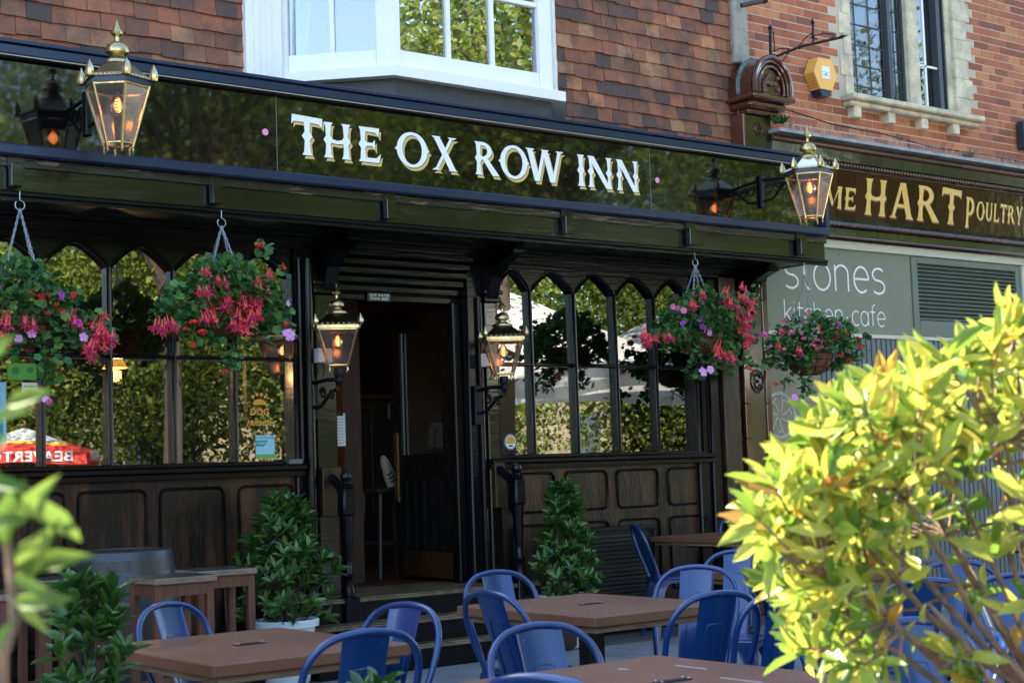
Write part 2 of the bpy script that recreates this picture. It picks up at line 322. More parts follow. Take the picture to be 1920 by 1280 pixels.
# bay window: canted bay with white casings
zb=4.05; zt=6.5; b0=(5.25,0.0); b1=(5.83,-.58); b2=(7.25,-.58); b3=(7.77,0.0)
bay=MB()
def wallseg(mb,p,q,t,z0,z1,out=0.0):
    p=Vector((p[0],p[1],0)); q=Vector((q[0],q[1],0)); d=(q-p).normalized(); n=Vector((d.y,-d.x,0))
    T=Matrix((( d.x,-n.x,0,p.x+n.x*out),(d.y,-n.y,0,p.y+n.y*out),(0,0,1,0),(0,0,0,1)))
    L=(q-p).length; return T,L
bay.box(4.97,5.25,-.075,.1,3.95,zt,.006); bay.box(5.02,5.06,-.095,-.07,3.95,zt); bay.box(5.12,5.15,-.09,-.07,3.95,zt)
P_(Bx(7.60,7.775,-.02,.1,3.98,zt,.004),'bay_window_casing',white); P_(bay,'bay_window_casing',white); bay=MB()
for (p,q,mull) in ((b0,b1,[.5]),(b1,b2,[.345,.66]),(b2,b3,[.5])):
    T,L=wallseg(bay,p,q,0,0,0)
    post=.12 if L<1 else .11
    bay.box(0,post*.6,0,.09,zb+.04,zt,.006,T=T); bay.box(L-post,L,0,.09,zb+.04,zt,.006,T=T)
    bay.box(post*.6,L-post,.012,.08,zb+.04,zb+.17,.006,T=T)
    for m_ in mull: x=post*.6+(L-post*1.6)*m_; bay.box(x-.017,x+.017,.02,.06,zb+.17,zt,.004,T=T)
    if L>1:
        x=post*.6+(L-post*1.6)*.66; bay.box(x+.018,L-post,.022,.058,4.72,4.755,.003,T=T); bay.box(0.05,x,.022,.058,5.35,5.385,T=T)
P_(bay,'bay_window_frame',white)
sillpoly=[(5.2,-.0),(5.83-.02,-.62),(7.34,-.62),(7.83,-.02),(7.83,.02),(5.2,.02)]
def slab(poly,z0,z1,mb=None):
    mb=mb or MB(); n=len(poly); vs=[(x,y,z0) for x,y in poly]+[(x,y,z1) for x,y in poly]
    ar=sum(poly[i][0]*poly[(i+1)%n][1]-poly[(i+1)%n][0]*poly[i][1] for i in range(n))
    fs=[tuple(range(n-1,-1,-1)),tuple(range(n,2*n))]+[(i,(i+1)%n,(i+1)%n+n,i+n) for i in range(n)]
    if ar<0: fs=[f[::-1] for f in fs]
    return mb.add(vs,fs)
P_(slab(sillpoly,zb-.03,zb+.043),'bay_sill',white)
P_(slab([(5.32,.0),(5.87,-.55),(7.25,-.55),(7.75,.0)],3.6,zb-.028),'bay_plinth',lead)
P_(slab([(5.2,.0),(5.8,-.62),(7.3,-.62),(7.83,.0)],zt,zt+.2),'bay_roof',lead)
for (p,q) in ((b0,b1),(b1,b2),(b2,b3)):
    T,L=wallseg(None,p,q,0,0,0); g=MB().box(.06,L-.1,.046,.050,zb+.15,zt,T=T); P_(g,'bay_window_pane',ug)
# curtains
def curtain(x0,x1,y,z0,z1,ma,dx=0,name='curtain'):
    vs=[];fs=[];n=40;rows=8
    for j in range(rows+1):
        for i in range(n+1):
            f=i/n;g=j/rows; xx=x0+(x1-x0)*f*(1-.55*(1-g)**2*dx); vs.append((xx,y+.03*math.sin(f*28)+.01*math.sin(f*61),z0+(z1-z0)*g))
    for j in range(rows):
        for i in range(n): a=j*(n+1)+i; fs.append((a,a+1,a+n+2,a+n+1))
    P_(MB().add(vs,fs),name,ma,True)
curtain(5.33,5.62,-.02,zb+.05,zt,curt,1.0); curtain(6.90,7.18,-.40,zb+.05,zt,curt2)
P_(MB().box(5.0,7.75,1.6,1.65,3.9,6.6).box(5.0,7.75,0.02,1.6,3.9,3.95),'upper_room',mat('upper_room_wall',(.10,.11,.12),.9))
# soffit, beam, cornice mouldings
P_(Bx(PX0,10.03,YF+.02,.05,2.955,3.0),'soffit',black)
P_(MB().box(PX0,10.0,-.10,.02,2.86,2.953,.004).box(PX0,10.0,-.16,-.10,2.905,2.953,.004).box(PX0,10.0,-.24,-.2,2.93,2.953),'cornice_moulding',mouldm)
P_(MB().box(PX0,10.04,YF-.005,YF+.06,2.968,3.158,.004),'beam',beamm)
P_(MB().box(PX0,10.05,YF-.022,YF-.006,3.105,3.160,.003),'beam_top_strip',flaky)
P_(MB().box(PX0,10.05,YF-.035,YF+.06,2.935,2.966,.008).box(PX0,10.05,YF-.018,YF+.0,2.915,2.934),'beam_moulding',mouldm)
P_(Bx(10.0,10.045,YF+.061,.02,2.95,3.8),'beam_return',black)
P_(slab([(PX0,YF-.03),(10.05,YF-.03),(10.05,.02),(PX0,.02)],3.79,3.83),'fascia_flashing',lead)
for px,py in ((35,340),(410,375),(735,400),(1068,430),(1300,455),(1507,470)):
    c=A(px,py,YF-.06); x=c.x
    P_(MB().box(x-.045,x+.02,YF-.075,YF-.023,2.985,3.12,.004).box(x-.05,x+.045,YF-.035,YF-.0235,3.09,3.165),'beam_bracket',beamm)
# cast brackets under soffit beside the door and at the right end
def console(x,y1=-.5):
    m=MB(); T=Matrix(((0,1,0,x),(1,0,0,0),(0,0,1,0),(0,0,0,1)))
    pr=[(0,2.55),(-.06,2.56),(-.10,2.62),(-.14,2.74),(-.25,2.83),(y1+.06,2.87),(y1,2.89),(y1,2.95),(0,2.95)]
    m.prism(pr,-.05,.05,T=T); return m
for x in (5.58,7.0,9.72): P_(console(x,-.42),'console_bracket',mouldm)
# window bays -------------------------------------------------
def window(x0,x1,mulls,npane0,name='shop_window'):
    f=MB(); zs,zm,z0,zt2=2.67,2.10,1.41,2.862
    edges=[x0]+mulls+[x1]
    for x in mulls:
        f.box(x-.018,x+.018,-.022,.03,z0,zs+.0,.006); f.tube([(x,-.024,z0),(x,-.024,zs)],.010,8)
    f.box(x0-.012,x0+.004,-.04,.03,z0,zs); f.box(x1-.004,x1+.012,-.04,.03,z0,zs)
    for a,b in zip(edges[:-1],edges[1:]): f.box(a+.018,b-.018,-.03,.02,zm-.013,zm+.013,.005)
    f.box(x0-.02,x1+.02,-.05,.03,z0-.025,z0+.002,.004)
    # arched heads: board with pointed openings
    for a,b in zip(edges[:-1],edges[1:]):
        c=(a+b)/2; hw=(b-a)/2-.012; n=8; L=[];Rr=[]
        for i in range(n+1):
            t=i/n; xx=hw*(1-t)**1.0; zz=zs+.15*math.sin(t*PI/2*.92)/math.sin(PI/2*.92)*(1)
            L.append((c-hw+hw*t,zs+.150*(1-(1-t)**1.45))); 
        Lp=[(a,zs-.012)]+L; Rp=[(2*c-x,z) for x,z in Lp]
        poly=[(a,zt2)]+[(a,zs-.012)]+L[0:]+[(c,zt2)]
        f.prism(poly,-.02,.02); f.prism([(2*c-x,z) for x,z in poly][::-1],-.0201,.02)
        arch=[Vector((x,-.024,z)) for x,z in L]+[Vector((2*c-x,-.024,z)) for x,z in L[::-1][1:]]
        f.tube(arch,.009,6); f.tube([p+Vector((0,.004,.026)) for p in arch],.004,6)
    w=P_(f,name,mouldm,True)
    for a,b in zip(edges[:-1],edges[1:]):
        sub(Bx(a,b,.021,.025,z0-.01,zs+.17),'window_pane',wg,w)
    return w
m0=[3.99-.44*k for k in range(5,0,-1)]
window(1.35,5.30,[1.79,2.23,2.67,3.11,3.55,3.99,4.43,4.87],0)
window(7.07,9.12,[7.41,7.85,8.28,8.71],0)
# stall risers (panelled wood under the windows)
def riser(x0,x1,panels,mid=None):
    f=MB(); f.box(x0,x1,-.01,.12,.0,1.385)
    P_(f,'panelled_riser',wood)
    P_(MB().box(x0,x1,-.10,-.011,1.345,1.384,.008).box(x0,x1,-.075,-.011,1.305,1.344,.004).box(x0,x1,-.06,-.011,0,.16,.006),'window_sill',mouldm)
    g=MB()
    for a,b in panels:
        for zl,zh in ([(.30,1.245)] if not mid else [(mid,1.265),(.30,mid-.10)]):
            r=.045; pts=[]
            for cx,cz,a0 in ((b-r,zh-r,0),(a+r,zh-r,90),(a+r,zl+r,180),(b-r,zl+r,270)):
                for k in range(5): an=R_(a0+k*22.5); pts.append((cx+r*math.cos(an),-.018,cz+r*math.sin(an)))
            g.tube(pts,.0105,6,closed=True)
    P_(g,'panel_moulding',mouldm,True)
riser(1.2,5.36,[(1.02+.55*k,1.48+.55*k) for k in range(1,5)]+[(3.77,4.22),(4.32,4.77),(4.88,5.29)])
riser(6.95,9.28,[(7.16,7.59),(7.70,8.13),(8.24,8.68),(8.80,9.21)],.97)
# posts
def post(xs,m,name='timber_post'):
    f=MB()
    for x0,x1,y0 in xs: f.box(x0,x1,y0,.1,.14,2.86,.006)
    P_(f,name,m)
P_(MB().box(5.31,5.36,-.05,.1,.14,2.86,.01).tube([(5.415,-.06,.3),(5.415,-.06,2.80)],.032,12).tube([(5.345,-.06,1.42),(5.345,-.06,2.80)],.014,8).box(5.361,5.47,-.03,.1,0,2.86),'left_window_post',mouldm,True)
P_(MB().box(5.475,5.64,-.045,.12,.0,2.56,.008),'door_pilaster',beamm); P_(MB().box(6.955,7.06,-.045,.12,.0,2.56,.008),'door_pilaster',beamm)
for a_,b_ in ((5.45,5.66),(6.93,7.10)): P_(MB().box(a_+.01,b_-.01,-.075,.12,2.561,2.60,.006).box(a_+.02,b_-.02,-.06,.12,2.6001,2.6199).box(a_,b_,-.09,.12,2.62,2.65,.006),'pilaster_capital',mouldm)
for a_,b_ in ((5.48,5.63),(6.96,7.055)): P_(Bx(a_,b_,-.1,-.046,1.02,1.36,.006),'rail_block',woodb)
P_(MB().box(6.72,6.80,.06,.14,.48,2.56,.01).tube([(6.72,.05,.5),(6.72,.05,2.55)],.018,8).box(6.801,6.953,-.02,.35,.16,2.86,.01).tube([(6.90,-.035,.3),(6.90,-.035,2.6)],.022,10).box(5.641,5.66,.06,.2,.48,2.56),'door_frame',mouldm,True)
P_(MB().box(9.135,9.17,-.05,.1,0.14,2.86,.01).tube([(9.205,-.05,1.4),(9.205,-.05,2.8)],.02,8).box(9.17,9.28,-.03,.1,0,2.86).tube([(9.255,-.045,1.4),(9.255,-.045,2.8)],.013,8).box(9.281,9.40,-.06,.1,0,2.86,.008),'right_window_post',mouldm,True)
P_(MB().box(9.405,9.60,-.10,.1,0,2.90,.01),'corner_pilaster',woodb)
P_(Bx(9.601,9.685,-.02,.1,0,2.95),'corner_filler',black)
# door head with stepped coving
hd=MB()
for i in range(6):
    z=2.545+i*.058; y=.12-.045*i; hd.box(5.65,6.80,y-.03,.3,z,z+.054,.01)
P_(hd,'door_head',mouldm)
P_(MB().box(5.46,6.95,.10,.3,2.56,3.0),'head_wall',black)
# steps
st=MB().mi(0)
for k,(z,y) in enumerate(((.16,-.66),(.32,-.54),(.478,-.36))):
    st.mi(0).box(5.10,7.12,y+.012,.02 if k<2 else .05,0 if k==0 else z-.158,z-.012)
    st.mi(1).box(5.09,7.13,y-.012,.02 if k<2 else .4,z-.0118,z,.005); st.box(5.09,7.13,y-.018,y+.011,z-.030,z-.0122,.006)
P_(st,'steps',[mouldm,brassw])
# interior
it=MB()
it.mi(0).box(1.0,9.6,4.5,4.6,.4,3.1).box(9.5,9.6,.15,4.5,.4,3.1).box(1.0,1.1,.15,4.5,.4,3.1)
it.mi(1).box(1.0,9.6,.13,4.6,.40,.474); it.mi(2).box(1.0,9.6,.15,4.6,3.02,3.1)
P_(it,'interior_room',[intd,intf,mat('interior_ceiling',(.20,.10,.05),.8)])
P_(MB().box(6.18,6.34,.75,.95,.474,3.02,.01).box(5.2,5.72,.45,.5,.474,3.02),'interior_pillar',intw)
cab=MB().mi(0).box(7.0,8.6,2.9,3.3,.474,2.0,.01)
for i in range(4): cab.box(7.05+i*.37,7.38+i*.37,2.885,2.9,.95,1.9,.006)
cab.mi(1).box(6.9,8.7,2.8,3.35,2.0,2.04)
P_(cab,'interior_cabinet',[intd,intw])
# back shelf bottles
for k,(x,c,h) in enumerate([(7.27,(.22,.28,.02),.20),(7.35,(.05,.07,.04),.30),(7.43,(.03,.05,.03),.30),(7.50,(.45,.12,.02),.24),(7.20,(.1,.05,.02),.26)]):
    mm=mat('bottle_glass',c,.15); t=thing('bottle',(x,2.86,2.041),['yellow green bottle, shortest on the bar shelf seen through the door','tall black bottle on the bar shelf, second from the yellow one','tall dark green bottle beside the orange one on the bar shelf','orange bottle on the bar shelf seen through the door','dark brown bottle at the left end of the bar shelf'][k],'bottle','bottles on the bar shelf')
    MB().lathe([(.032,0),(.034,.01),(.034,h*.55),(.012,h*.75),(.012,h*.97)],(0,0,0),12).build('bottle_body',mm,t,True); MB().lathe([(.014,h*.971),(.014,h)],(0,0,0),10).build('cap',gold,t)
# door leaf
hx,hy=6.73,.14; ang=R_(94); dT=Matrix.Translation((hx,hy,0))@Matrix.Rotation(-ang,4,'Z')@Matrix.Diagonal((-1,1,1,1))
door=thing('door',(hx,hy,.48),'black half glazed pub door standing open inwards with brass edge','door')
def D_(mb,n,m,**k): return part(mb,n,m,door,**k)
d=MB(); W=.85
d.box(0,W,0,.045,.50,.60,T=dT); d.box(0,.11,0,.045,.60,2.52,T=dT); d.box(W-.12,W,0,.045,.60,2.52,T=dT); d.box(.11,W-.12,0,.045,2.40,2.52,T=dT); d.box(.11,W-.12,0,.045,1.34,1.44,T=dT); d.box(.11,W-.12,.012,.035,.60,1.34,T=dT)
for k in range(5): d.box(.16+k*.13,.175+k*.13,-.006,.0115,.72,1.24,T=dT)
D_(d,'door_leaf',black)
D_(MB().box(.11,W-.12,.02,.026,1.44,2.40,T=dT),'door_glass',dg)
D_(MB().box(W-.150,W-.121,-.004,.012,1.441,2.399,T=dT),'glazing_bead',mat('grey_green_bead',(.07,.085,.075),.4))
D_(MB().box(W+.0005,W+.012,-.004,.05,1.08,1.62,T=dT).box(W-.05,W,-.008,-.0005,1.08,1.62,T=dT),'push_plate',gold)
D_(MB().box(.02,W-.1,-.008,-.001,.51,.70,T=dT),'kick_plate',mat('dull_brass_plate',(.06,.03,.012),.4,.5))
D_(MB().tube([dT@Vector((W-.03,-.01,1.72)),dT@Vector((W-.03,-.06,1.74)),dT@Vector((W-.03,-.06,1.85)),dT@Vector((W-.03,-.01,1.87))],.012),'door_handle',iron)
# =================================================================== PUB SIGN
sg=thing('pub_sign',(6.2,YF,3.2),'long black mirror gloss sign board over the pub front with white serif lettering','sign')
part(Bx(PX0,10.0,YF-.006,YF+.02,3.20,3.80),'sign_board',signm,sg)
part(MB().box(PX0,10.04,YF-.07,YF+.03,3.742,3.805,.008).box(PX0,10.04,YF-.085,YF+.03,3.806,3.83,.004).box(PX0,10.04,YF-.08,YF+.03,3.162,3.228,.010).box(10.001,10.045,YF-.07,YF+.06,3.229,3.741),'sign_frame',navy,sg)
part(MB().box(PX0,10.0,YF-.0715,YF-.06,3.735,3.7415),'frame_bead',mat('gold_thin_line',(.35,.28,.18),.5),sg)
for px in (518,1215): 
    x=A(px,260,YF).x; part(Bx(x-.003,x+.003,YF-.0075,YF-.005,3.23,3.73),'panel_joint',mat('joint_grey',(.10,.11,.10),.5),sg)
for px,py in ((497,248),(1232,338)):
    c=A(px,py,YF-.01); part(MB().lathe([(.022,0),(.022,.004)],(0,0,0),20,T=Matrix.Rotation(R_(90),3,'X').to_4x4()).build('tmp',pinkp) and MB().add(*(lambda m:(m.v,m.f))(MB().lathe([(.022,0),(.022,.004)],c,20,T=Matrix.Rotation(R_(90),4,'X')))),'pink_dot',pinkp,sg)
for o in [o for o in bpy.data.objects if o.name.startswith('tmp')]: bpy.data.objects.remove(o)
# serif glyphs in a unit box (0..w, 0..1); each stroke a polygon
def stem(x,w=.15,z0=0,z1=1,s=.055,spur=True):
    l=x-w/2; r=x+w/2; m=(z0+z1)/2
    return [(l-s,z0),(r+s,z0),(r+.01,z0+.09),(r-.012,m-.12),(r+(.06 if spur else 0),m),(r-.012,m+.12),(r+.01,z1-.09),(r+s,z1),(l-s,z1),(l-.01,z1-.09),(l+.012,m+.12),(l-(.06 if spur else 0),m),(l+.012,m-.12),(l-.01,z0+.09)]
def diag(x0,z0,x1,z1,w): 
    return [(x0-w/2,z0),(x0+w/2,z0),(x1+w/2,z1),(x1-w/2,z1)]
def ringp(cx,cz,rx,rz,t,a0=0,a1=360,n=28,tz=None):
    tz=tz or t*.6; out=[];inn=[]
    for i in range(n+1):
        a=R_(a0+(a1-a0)*i/n); out.append((cx+rx*math.cos(a),cz+rz*math.sin(a))); inn.append((cx+(rx-t)*math.cos(a),cz+(rz-tz)*math.sin(a)))
    return [[out[i],out[i+1],inn[i+1],inn[i]] for i in range(n)]
G={}
G['T']=(.78,[stem(.40),[(0,.78),(.06,.86),(.30,.86),(.50,.86),(.70,.84),(.78,.76),(.80,1.0),(.02,1.04)]])
G['H']=(.86,[stem(.17),stem(.69),[(.2,.44),(.43,.40),(.66,.44),(.66,.56),(.43,.50),(.2,.56)]])
G['E']=(.70,[stem(.18),[(.2,.88),(.56,.86),(.66,.74),(.68,1.0),(.2,1.0)],[(.2,.45),(.46,.47),(.54,.36),(.54,.66),(.46,.56),(.2,.57)],[(.2,0),(.66,0),(.72,.27),(.58,.13),(.2,.12)]])
G['O']=(.92,ringp(.46,.5,.44,.52,.16,tz=.09)+[[(-.04,.5),(.05,.42),(.05,.58)],[(.96,.5),(.87,.58),(.87,.42)]])
G['X']=(.84,[diag(.70,0,.16,1,.21),diag(.14,0,.68,1,.10),[(0,0),(.28,0),(.2,.06),(.1,.06)],[(.54,0),(.86,0),(.76,.06),(.62,.06)],[(0,1),(.30,1),(.24,.94),(.1,.94)],[(.54,1),(.84,1),(.74,.94),(.62,.94)]])
G['R']=(.88,[stem(.17)]+ringp(.30,.73,.36,.27,.17,-90,90,14,tz=.10)+[[(.17,1),(.31,1),(.31,.90),(.17,.90)],[(.17,.56),(.31,.56),(.31,.46),(.17,.46)],[(.30,.50),(.50,.50),(.92,.0),(.66,.0)]])
G['W']=(1.25,[diag(.36,0,.14,1,.17),diag(.38,0,.60,1,.10),diag(.86,0,.62,1,.17),diag(.88,0,1.10,1,.10),[(0,1),(.30,1),(.22,.94),(.08,.94)],[(.50,1),(.76,1),(.7,.94),(.55,.94)],[(.98,1),(1.24,1),(1.16,.94),(1.04,.94)]])
G['I']=(.34,[stem(.17)])
G['N']=(.92,[stem(.15,.10),stem(.77,.10),[(.06,1),(.26,1),(.82,0),(.66,0)]])
G['M']=(1.1,[stem(.15,.10,spur=False),stem(.95,.17,spur=False),[(.1,1),(.28,1),(.58,.22),(.50,.08)],[(.50,.08),(.58,.22),(.88,1),(.98,1)]])
G['A']=(.9,[diag(.12,0,.42,1,.10),diag(.76,0,.46,1,.20),[(.24,.30),(.64,.30),(.60,.40),(.28,.40)],[(0,0),(.27,0),(.2,.06),(.07,.06)],[(.60,0),(.92,0),(.86,.06),(.66,.06)]])
G['P']=(.76,[stem(.17,spur=False)]+ringp(.30,.70,.36,.30,.17,-90,90,14,tz=.10)+[[(.17,1),(.31,1),(.31,.90),(.17,.90)],[(.17,.50),(.31,.50),(.31,.40),(.17,.40)]])
G['U']=(.86,[[(.02,1),(.32,1),(.27,.92),(.27,.32),(.10,.32),(.10,.92)],[(.58,1),(.84,1),(.77,.92),(.77,.32),(.66,.32),(.66,.92)]]+ringp(.435,.33,.335,.34,.16,180,360,14,tz=.11))
G['L']=(.68,[stem(.17,spur=False),[(.2,0),(.64,0),(.70,.28),(.57,.12),(.2,.12)]])
G['Y']=(.84,[stem(.42,.17,0,.5,spur=False),diag(.40,.42,.14,1,.18),diag(.44,.42,.70,1,.10),[(0,1),(.30,1),(.22,.94),(.06,.94)],[(.55,1),(.84,1),(.77,.94),(.62,.94)]])
def glyph(mb,ch,x0,x1,z0,z1,y,th=.004,dx=0,dz=0,T=None):
    wd,pl=G[ch]; sx=(x1-x0)/wd; sz=z1-z0
    for i,p in enumerate(pl):
        e=.00003*i; mb.prism([(x0+dx+a*sx,z0+dz+b*sz) for a,b in p],y-th-e,y,T=T)
LET=[('T',545,602,222,292,1.08),('H',603,658,232,298,1),('E',668,711,238,302,1),('O',741,801,249,315,1),('X',808,855,256,320,1),('R',887,932,266,327,1),('O',935,988,271,332,1),('W',984,1056,277,341,1),('I',1079,1096,291,347,1),('N',1098,1148,293,352,1),('N',1152,1197,299,357,1)]
WORDS=[LET[0:3],LET[3:5],LET[5:8],LET[8:]]
for WD in WORDS:
  lt=[MB(),MB(),MB()]
  for ch,a,b,t,bo,k in WD:
    p=A(a,(t+bo)/2,YF); q=A(b,(t+bo)/2,YF); zt_=3.60 if ch!='T' else 3.615; z0_=3.365
    for j,(dx,dz,yy) in enumerate(((0,0,YF-.0100),(.003,-.005,YF-.0088),(.017,-.022,YF-.0076))):
        glyph(lt[j],ch,p.x,q.x,z0_,zt_,yy,.0010,dx,dz)
  part(lt[0],'white_lettering',whitep,sg); part(lt[1],'letter_outline',blackp,sg); part(lt[2],'gold_letter_shadow',goldp,sg)
# =================================================================== LANTERNS
def lantern(label,n,c,rt,rb,h,sc,rot,roofm,side,bracket):
    """c = centre of bottom of the glass; rt/rb radii; h glass height"""
    t=thing('wall_lantern',c,label,'lantern','brass lanterns on the pub front')
    def ring(r,z): return [Vector((r*math.cos(rot+2*PI*i/n),r*math.sin(rot+2*PI*i/n),z)) for i in range(n)]
    B=ring(rb,0); T=ring(rt,h)
    f=MB()
    for i in range(n): f.tube([B[i]+Vector((0,0,-.012*sc)),T[i]],.0085*sc,6); f.lathe([(.004,-.05*sc),(.010*sc,-.035*sc),(.005,-.025*sc),(.009*sc,-.012*sc)],B[i],8)
    f.tube(ring(rb,0.004),.007*sc,6,closed=True); f.tube(ring(rt*.99,h-.006),.008*sc,6,closed=True)
    f.build('brass_frame',gold,t,True)
    for i in range(n):
        j=(i+1)%n; MB().add([B[i],B[j],T[j],T[i]],[(0,1,2,3)]).build('glass_pane',lg,t)
    m=MB(); R1=ring(rt*1.06,h);R2=ring(rt*1.06,h+.03*sc); m.add(R1+R2,[(i,(i+1)%n,(i+1)%n+n,i+n) for i in range(n)]); m.build('black_band' if n==6 else 'brass_band',navy if n==6 else gold,t)
    # roof
    rf=MB(); z1=h+.03*sc; R1=ring(rt*1.1,z1); R2=ring(rt*.98,z1+.025*sc); R3=ring(rt*.36,z1+.115*sc)
    rf.add(R1+R2+R3,[(i,(i+1)%n,(i+1)%n+n,i+n) for i in range(n)]+[(i+n,(i+1)%n+n,(i+1)%n+2*n,i+2*n) for i in range(n)]+[tuple(range(n))[::-1]])
    rf.build('roof',roofm,t)
    z2=z1+.105*sc
    k=sc*.86
    MB().lathe([(rt*.42,z2),(rt*.40,z2+.02*k),(.05*k,z2+.045*k),(.045*k,z2+.06*k),(.075*k,z2+.075*k),(.078*k,z2+.095*k),(.066*k,z2+.125*k),(.03*k,z2+.145*k),(.014*k,z2+.155*k),(.014*k,z2+.185*k),(.036*k,z2+.20*k),(.040*k,z2+.215*k),(.02*k,z2+.245*k),(.008*k,z2+.28*k),(.002,z2+.30*k)],(0,0,0),20).build('finial',gold,t,True)
    k=sc; o=MB()
    for i,p in enumerate(ring(rt*1.08,z1)):
        d=Vector((p.x,p.y,0)).normalized()
        o.lathe([(.004,-.01),(.020*k,.0),(.027*k,.025*k),(.020*k,.055*k),(.010*k,.075*k),(.001,.095*k)],p+d*.012,8)
        q=ring(rt*1.08,z1)[(i+1)%n]
        for s in range(1,8):
            w_=p.lerp(q,s/8); o.lathe([(.002,0),(.011*k,.004),(.009*k,.014*k),(.002,.02*k)],w_,6)
    o.build('crown_ornament',gold,t,True)
    b=MB().lathe([(.015*k,h),(.016*k,h-.03*k),(.018*k,h-.04*k),(.042*k,h-.075*k),(.05*k,h-.105*k),(.042*k,h-.135*k),(.02*k,h-.155*k),(.002,h-.158*k)],(0,0,0),16).build('bulb',bulbg,t,True)
    pts=[Vector((.014*k*math.cos(a*1.3),.014*k*math.sin(a*1.3),h-.06*k-.075*k*a/20)) for a in range(21)]
    MB().tube(pts,.0035*k,6).build('filament',fil,b)
    br=MB()
    if bracket=='sign':
        Y=YF-c[1]-.01; yb=Y-.0
        br.box(-.02+side,.02+side,yb-.03,yb,h-.18,h+.09,.006)
        br.tube([(side,yb,h+.05),(side*.6,yb*.6,h+.03),(0,rt*.95,h+.02)],.012,8); br.tube([(side,yb,h-.13),(side*.8,yb*.75,h-.12),(side*.4,yb*.5,h-.02),(0,rt*.95,h+.005)],.011,8)
        for s in (0,1,2):
            cc=Vector((side*(.8-.2*s),yb*(.82-.15*s),h-.03-.005*s)); br.tube([cc+Vector((0,math.cos(a*.7)*(.045-.002*a),math.sin(a*.7)*(.045-.002*a))) for a in range(14)],.006,6)
    else:
        Y=-c[1]-.047
        br.box(-.035-.02,.035-.02,Y-.012,Y,-.40*k*1.1,-.06,.004)
        br.lathe([(.03,-.012),(.036,-.05),(.022,-.08),(.03,-.1),(.012,-.13)],(0,0,0),12)
        br.tube([(0,0,-.09),(-.01,Y*.5,-.085),(-.02,Y,-.10)],.014,8)
        br.tube([(-.02,Y,-.27),(-.012,Y*.7,-.26),(-.005,Y*.35,-.18),(0,Y*.05,-.15)],.013,8)
        for cc,r0 in ((Vector((-.01,Y*.25,-.19)),.034),(Vector((-.012,Y*.62,-.17)),.04)): br.tube([cc+Vector((0,math.cos(a*.75)*(r0-.002*a),math.sin(a*.75)*(r0-.002*a))) for a in range(14)],.008,6)
    br.build('iron_bracket',iron,t,True)
    l=bpy.data.lights.new('bulb_light','POINT'); l.energy=.07; l.color=(1,.45,.15); l.shadow_soft_size=.03; lo=bpy.data.objects.new('bulb_light',l); COL.objects.link(lo); lo.parent=t; lo.location=(0,0,h-.1*k)
    return t
c=A(222,272,-1.21); lantern('hexagonal brass lantern on the sign above the left hanging baskets',6,(c.x,c.y,c.z),.18,.082,.325,1.0,R_(20),copper,.02,'sign')
c=A(1521,408,-1.25); lantern('hexagonal brass lantern at the far right end of the pub sign',6,(c.x,c.y,c.z),.18,.085,.335,1.0,R_(8),mat('sky_lit_brass_roof',(.75,.68,.45),.12,1),-.0,'sign')  # lighter than the other roofs; the sky's reflection is put into its colour
c=A(634,686,-.35); lantern('square brass lantern on the post left of the pub door',4,(c.x,c.y,c.z),.185,.085,.245,.8,R_(16),copper,0,'door')
c=A(945,702,-.35); lantern('square brass lantern on the post right of the pub door',4,(c.x,c.y,c.z),.185,.085,.245,.8,R_(16),copper,0,'door')
for k,(px,py) in enumerate(((604,667),(918,675))):
    c=A(px,py,-.09); t=thing('junction_box',(c.x,c.y,c.z),['white cable junction box behind the lantern left of the door','white cable junction box behind the lantern right of the door'][k],'electrical box','junction boxes behind lanterns')
    Bx(-.055,.055,-.05,.04,-.05,.05,.006).build('box_body',white,t); Bx(-.045,.045,-.056,-.0505,-.042,.042,.002).build('lid',white,t); MB().tube([(0,0,-.05),(.02,0,-.1),(-.01,-.01,-.15)],.005).build('cable',iron,t,True)
# plaque
def text(s,size,m,parent,loc,name='lettering',shear=0,sx=1,off=0,flipx=False,mtx=None,align='CENTER'):
    cu=bpy.data.curves.new('t','FONT'); cu.body=s; cu.size=size; cu.align_x=align; cu.align_y='CENTER'; cu.extrude=.0008; cu.shear=shear; cu.offset=off; cu.resolution_u=3; cu.space_character=1.05
    o=bpy.data.objects.new('t',cu); COL.objects.link(o); dg_=bpy.context.evaluated_depsgraph_get(); me=bpy.data.meshes.new_from_object(o.evaluated_get(dg_)); bpy.data.objects.remove(o)
    me.name=name; me.materials.clear(); me.materials.append(m)
    me.transform((mtx or Matrix.Rotation(R_(90),4,'X'))@Matrix.Diagonal((sx,1,1,1))); q=bpy.data.objects.new(name,me); COL.objects.link(q); q.parent=parent; q.location=loc; return q
c=A(724,560,-.02)
t=thing('door_plaque',(c.x,.075-.0,2.575),'small black plaque with white capitals on the door head','plaque')
Bx(-.10,.10,-.006,0,-.032,.032,.002).build('plate',mat('plaque_black',(.03,.03,.03),.5),t)
text('SAVE WATER',.028,whitep,t,(0,-.0075,.012)); text('DRINK BEER',.028,whitep,t,(0,-.0075,-.014))
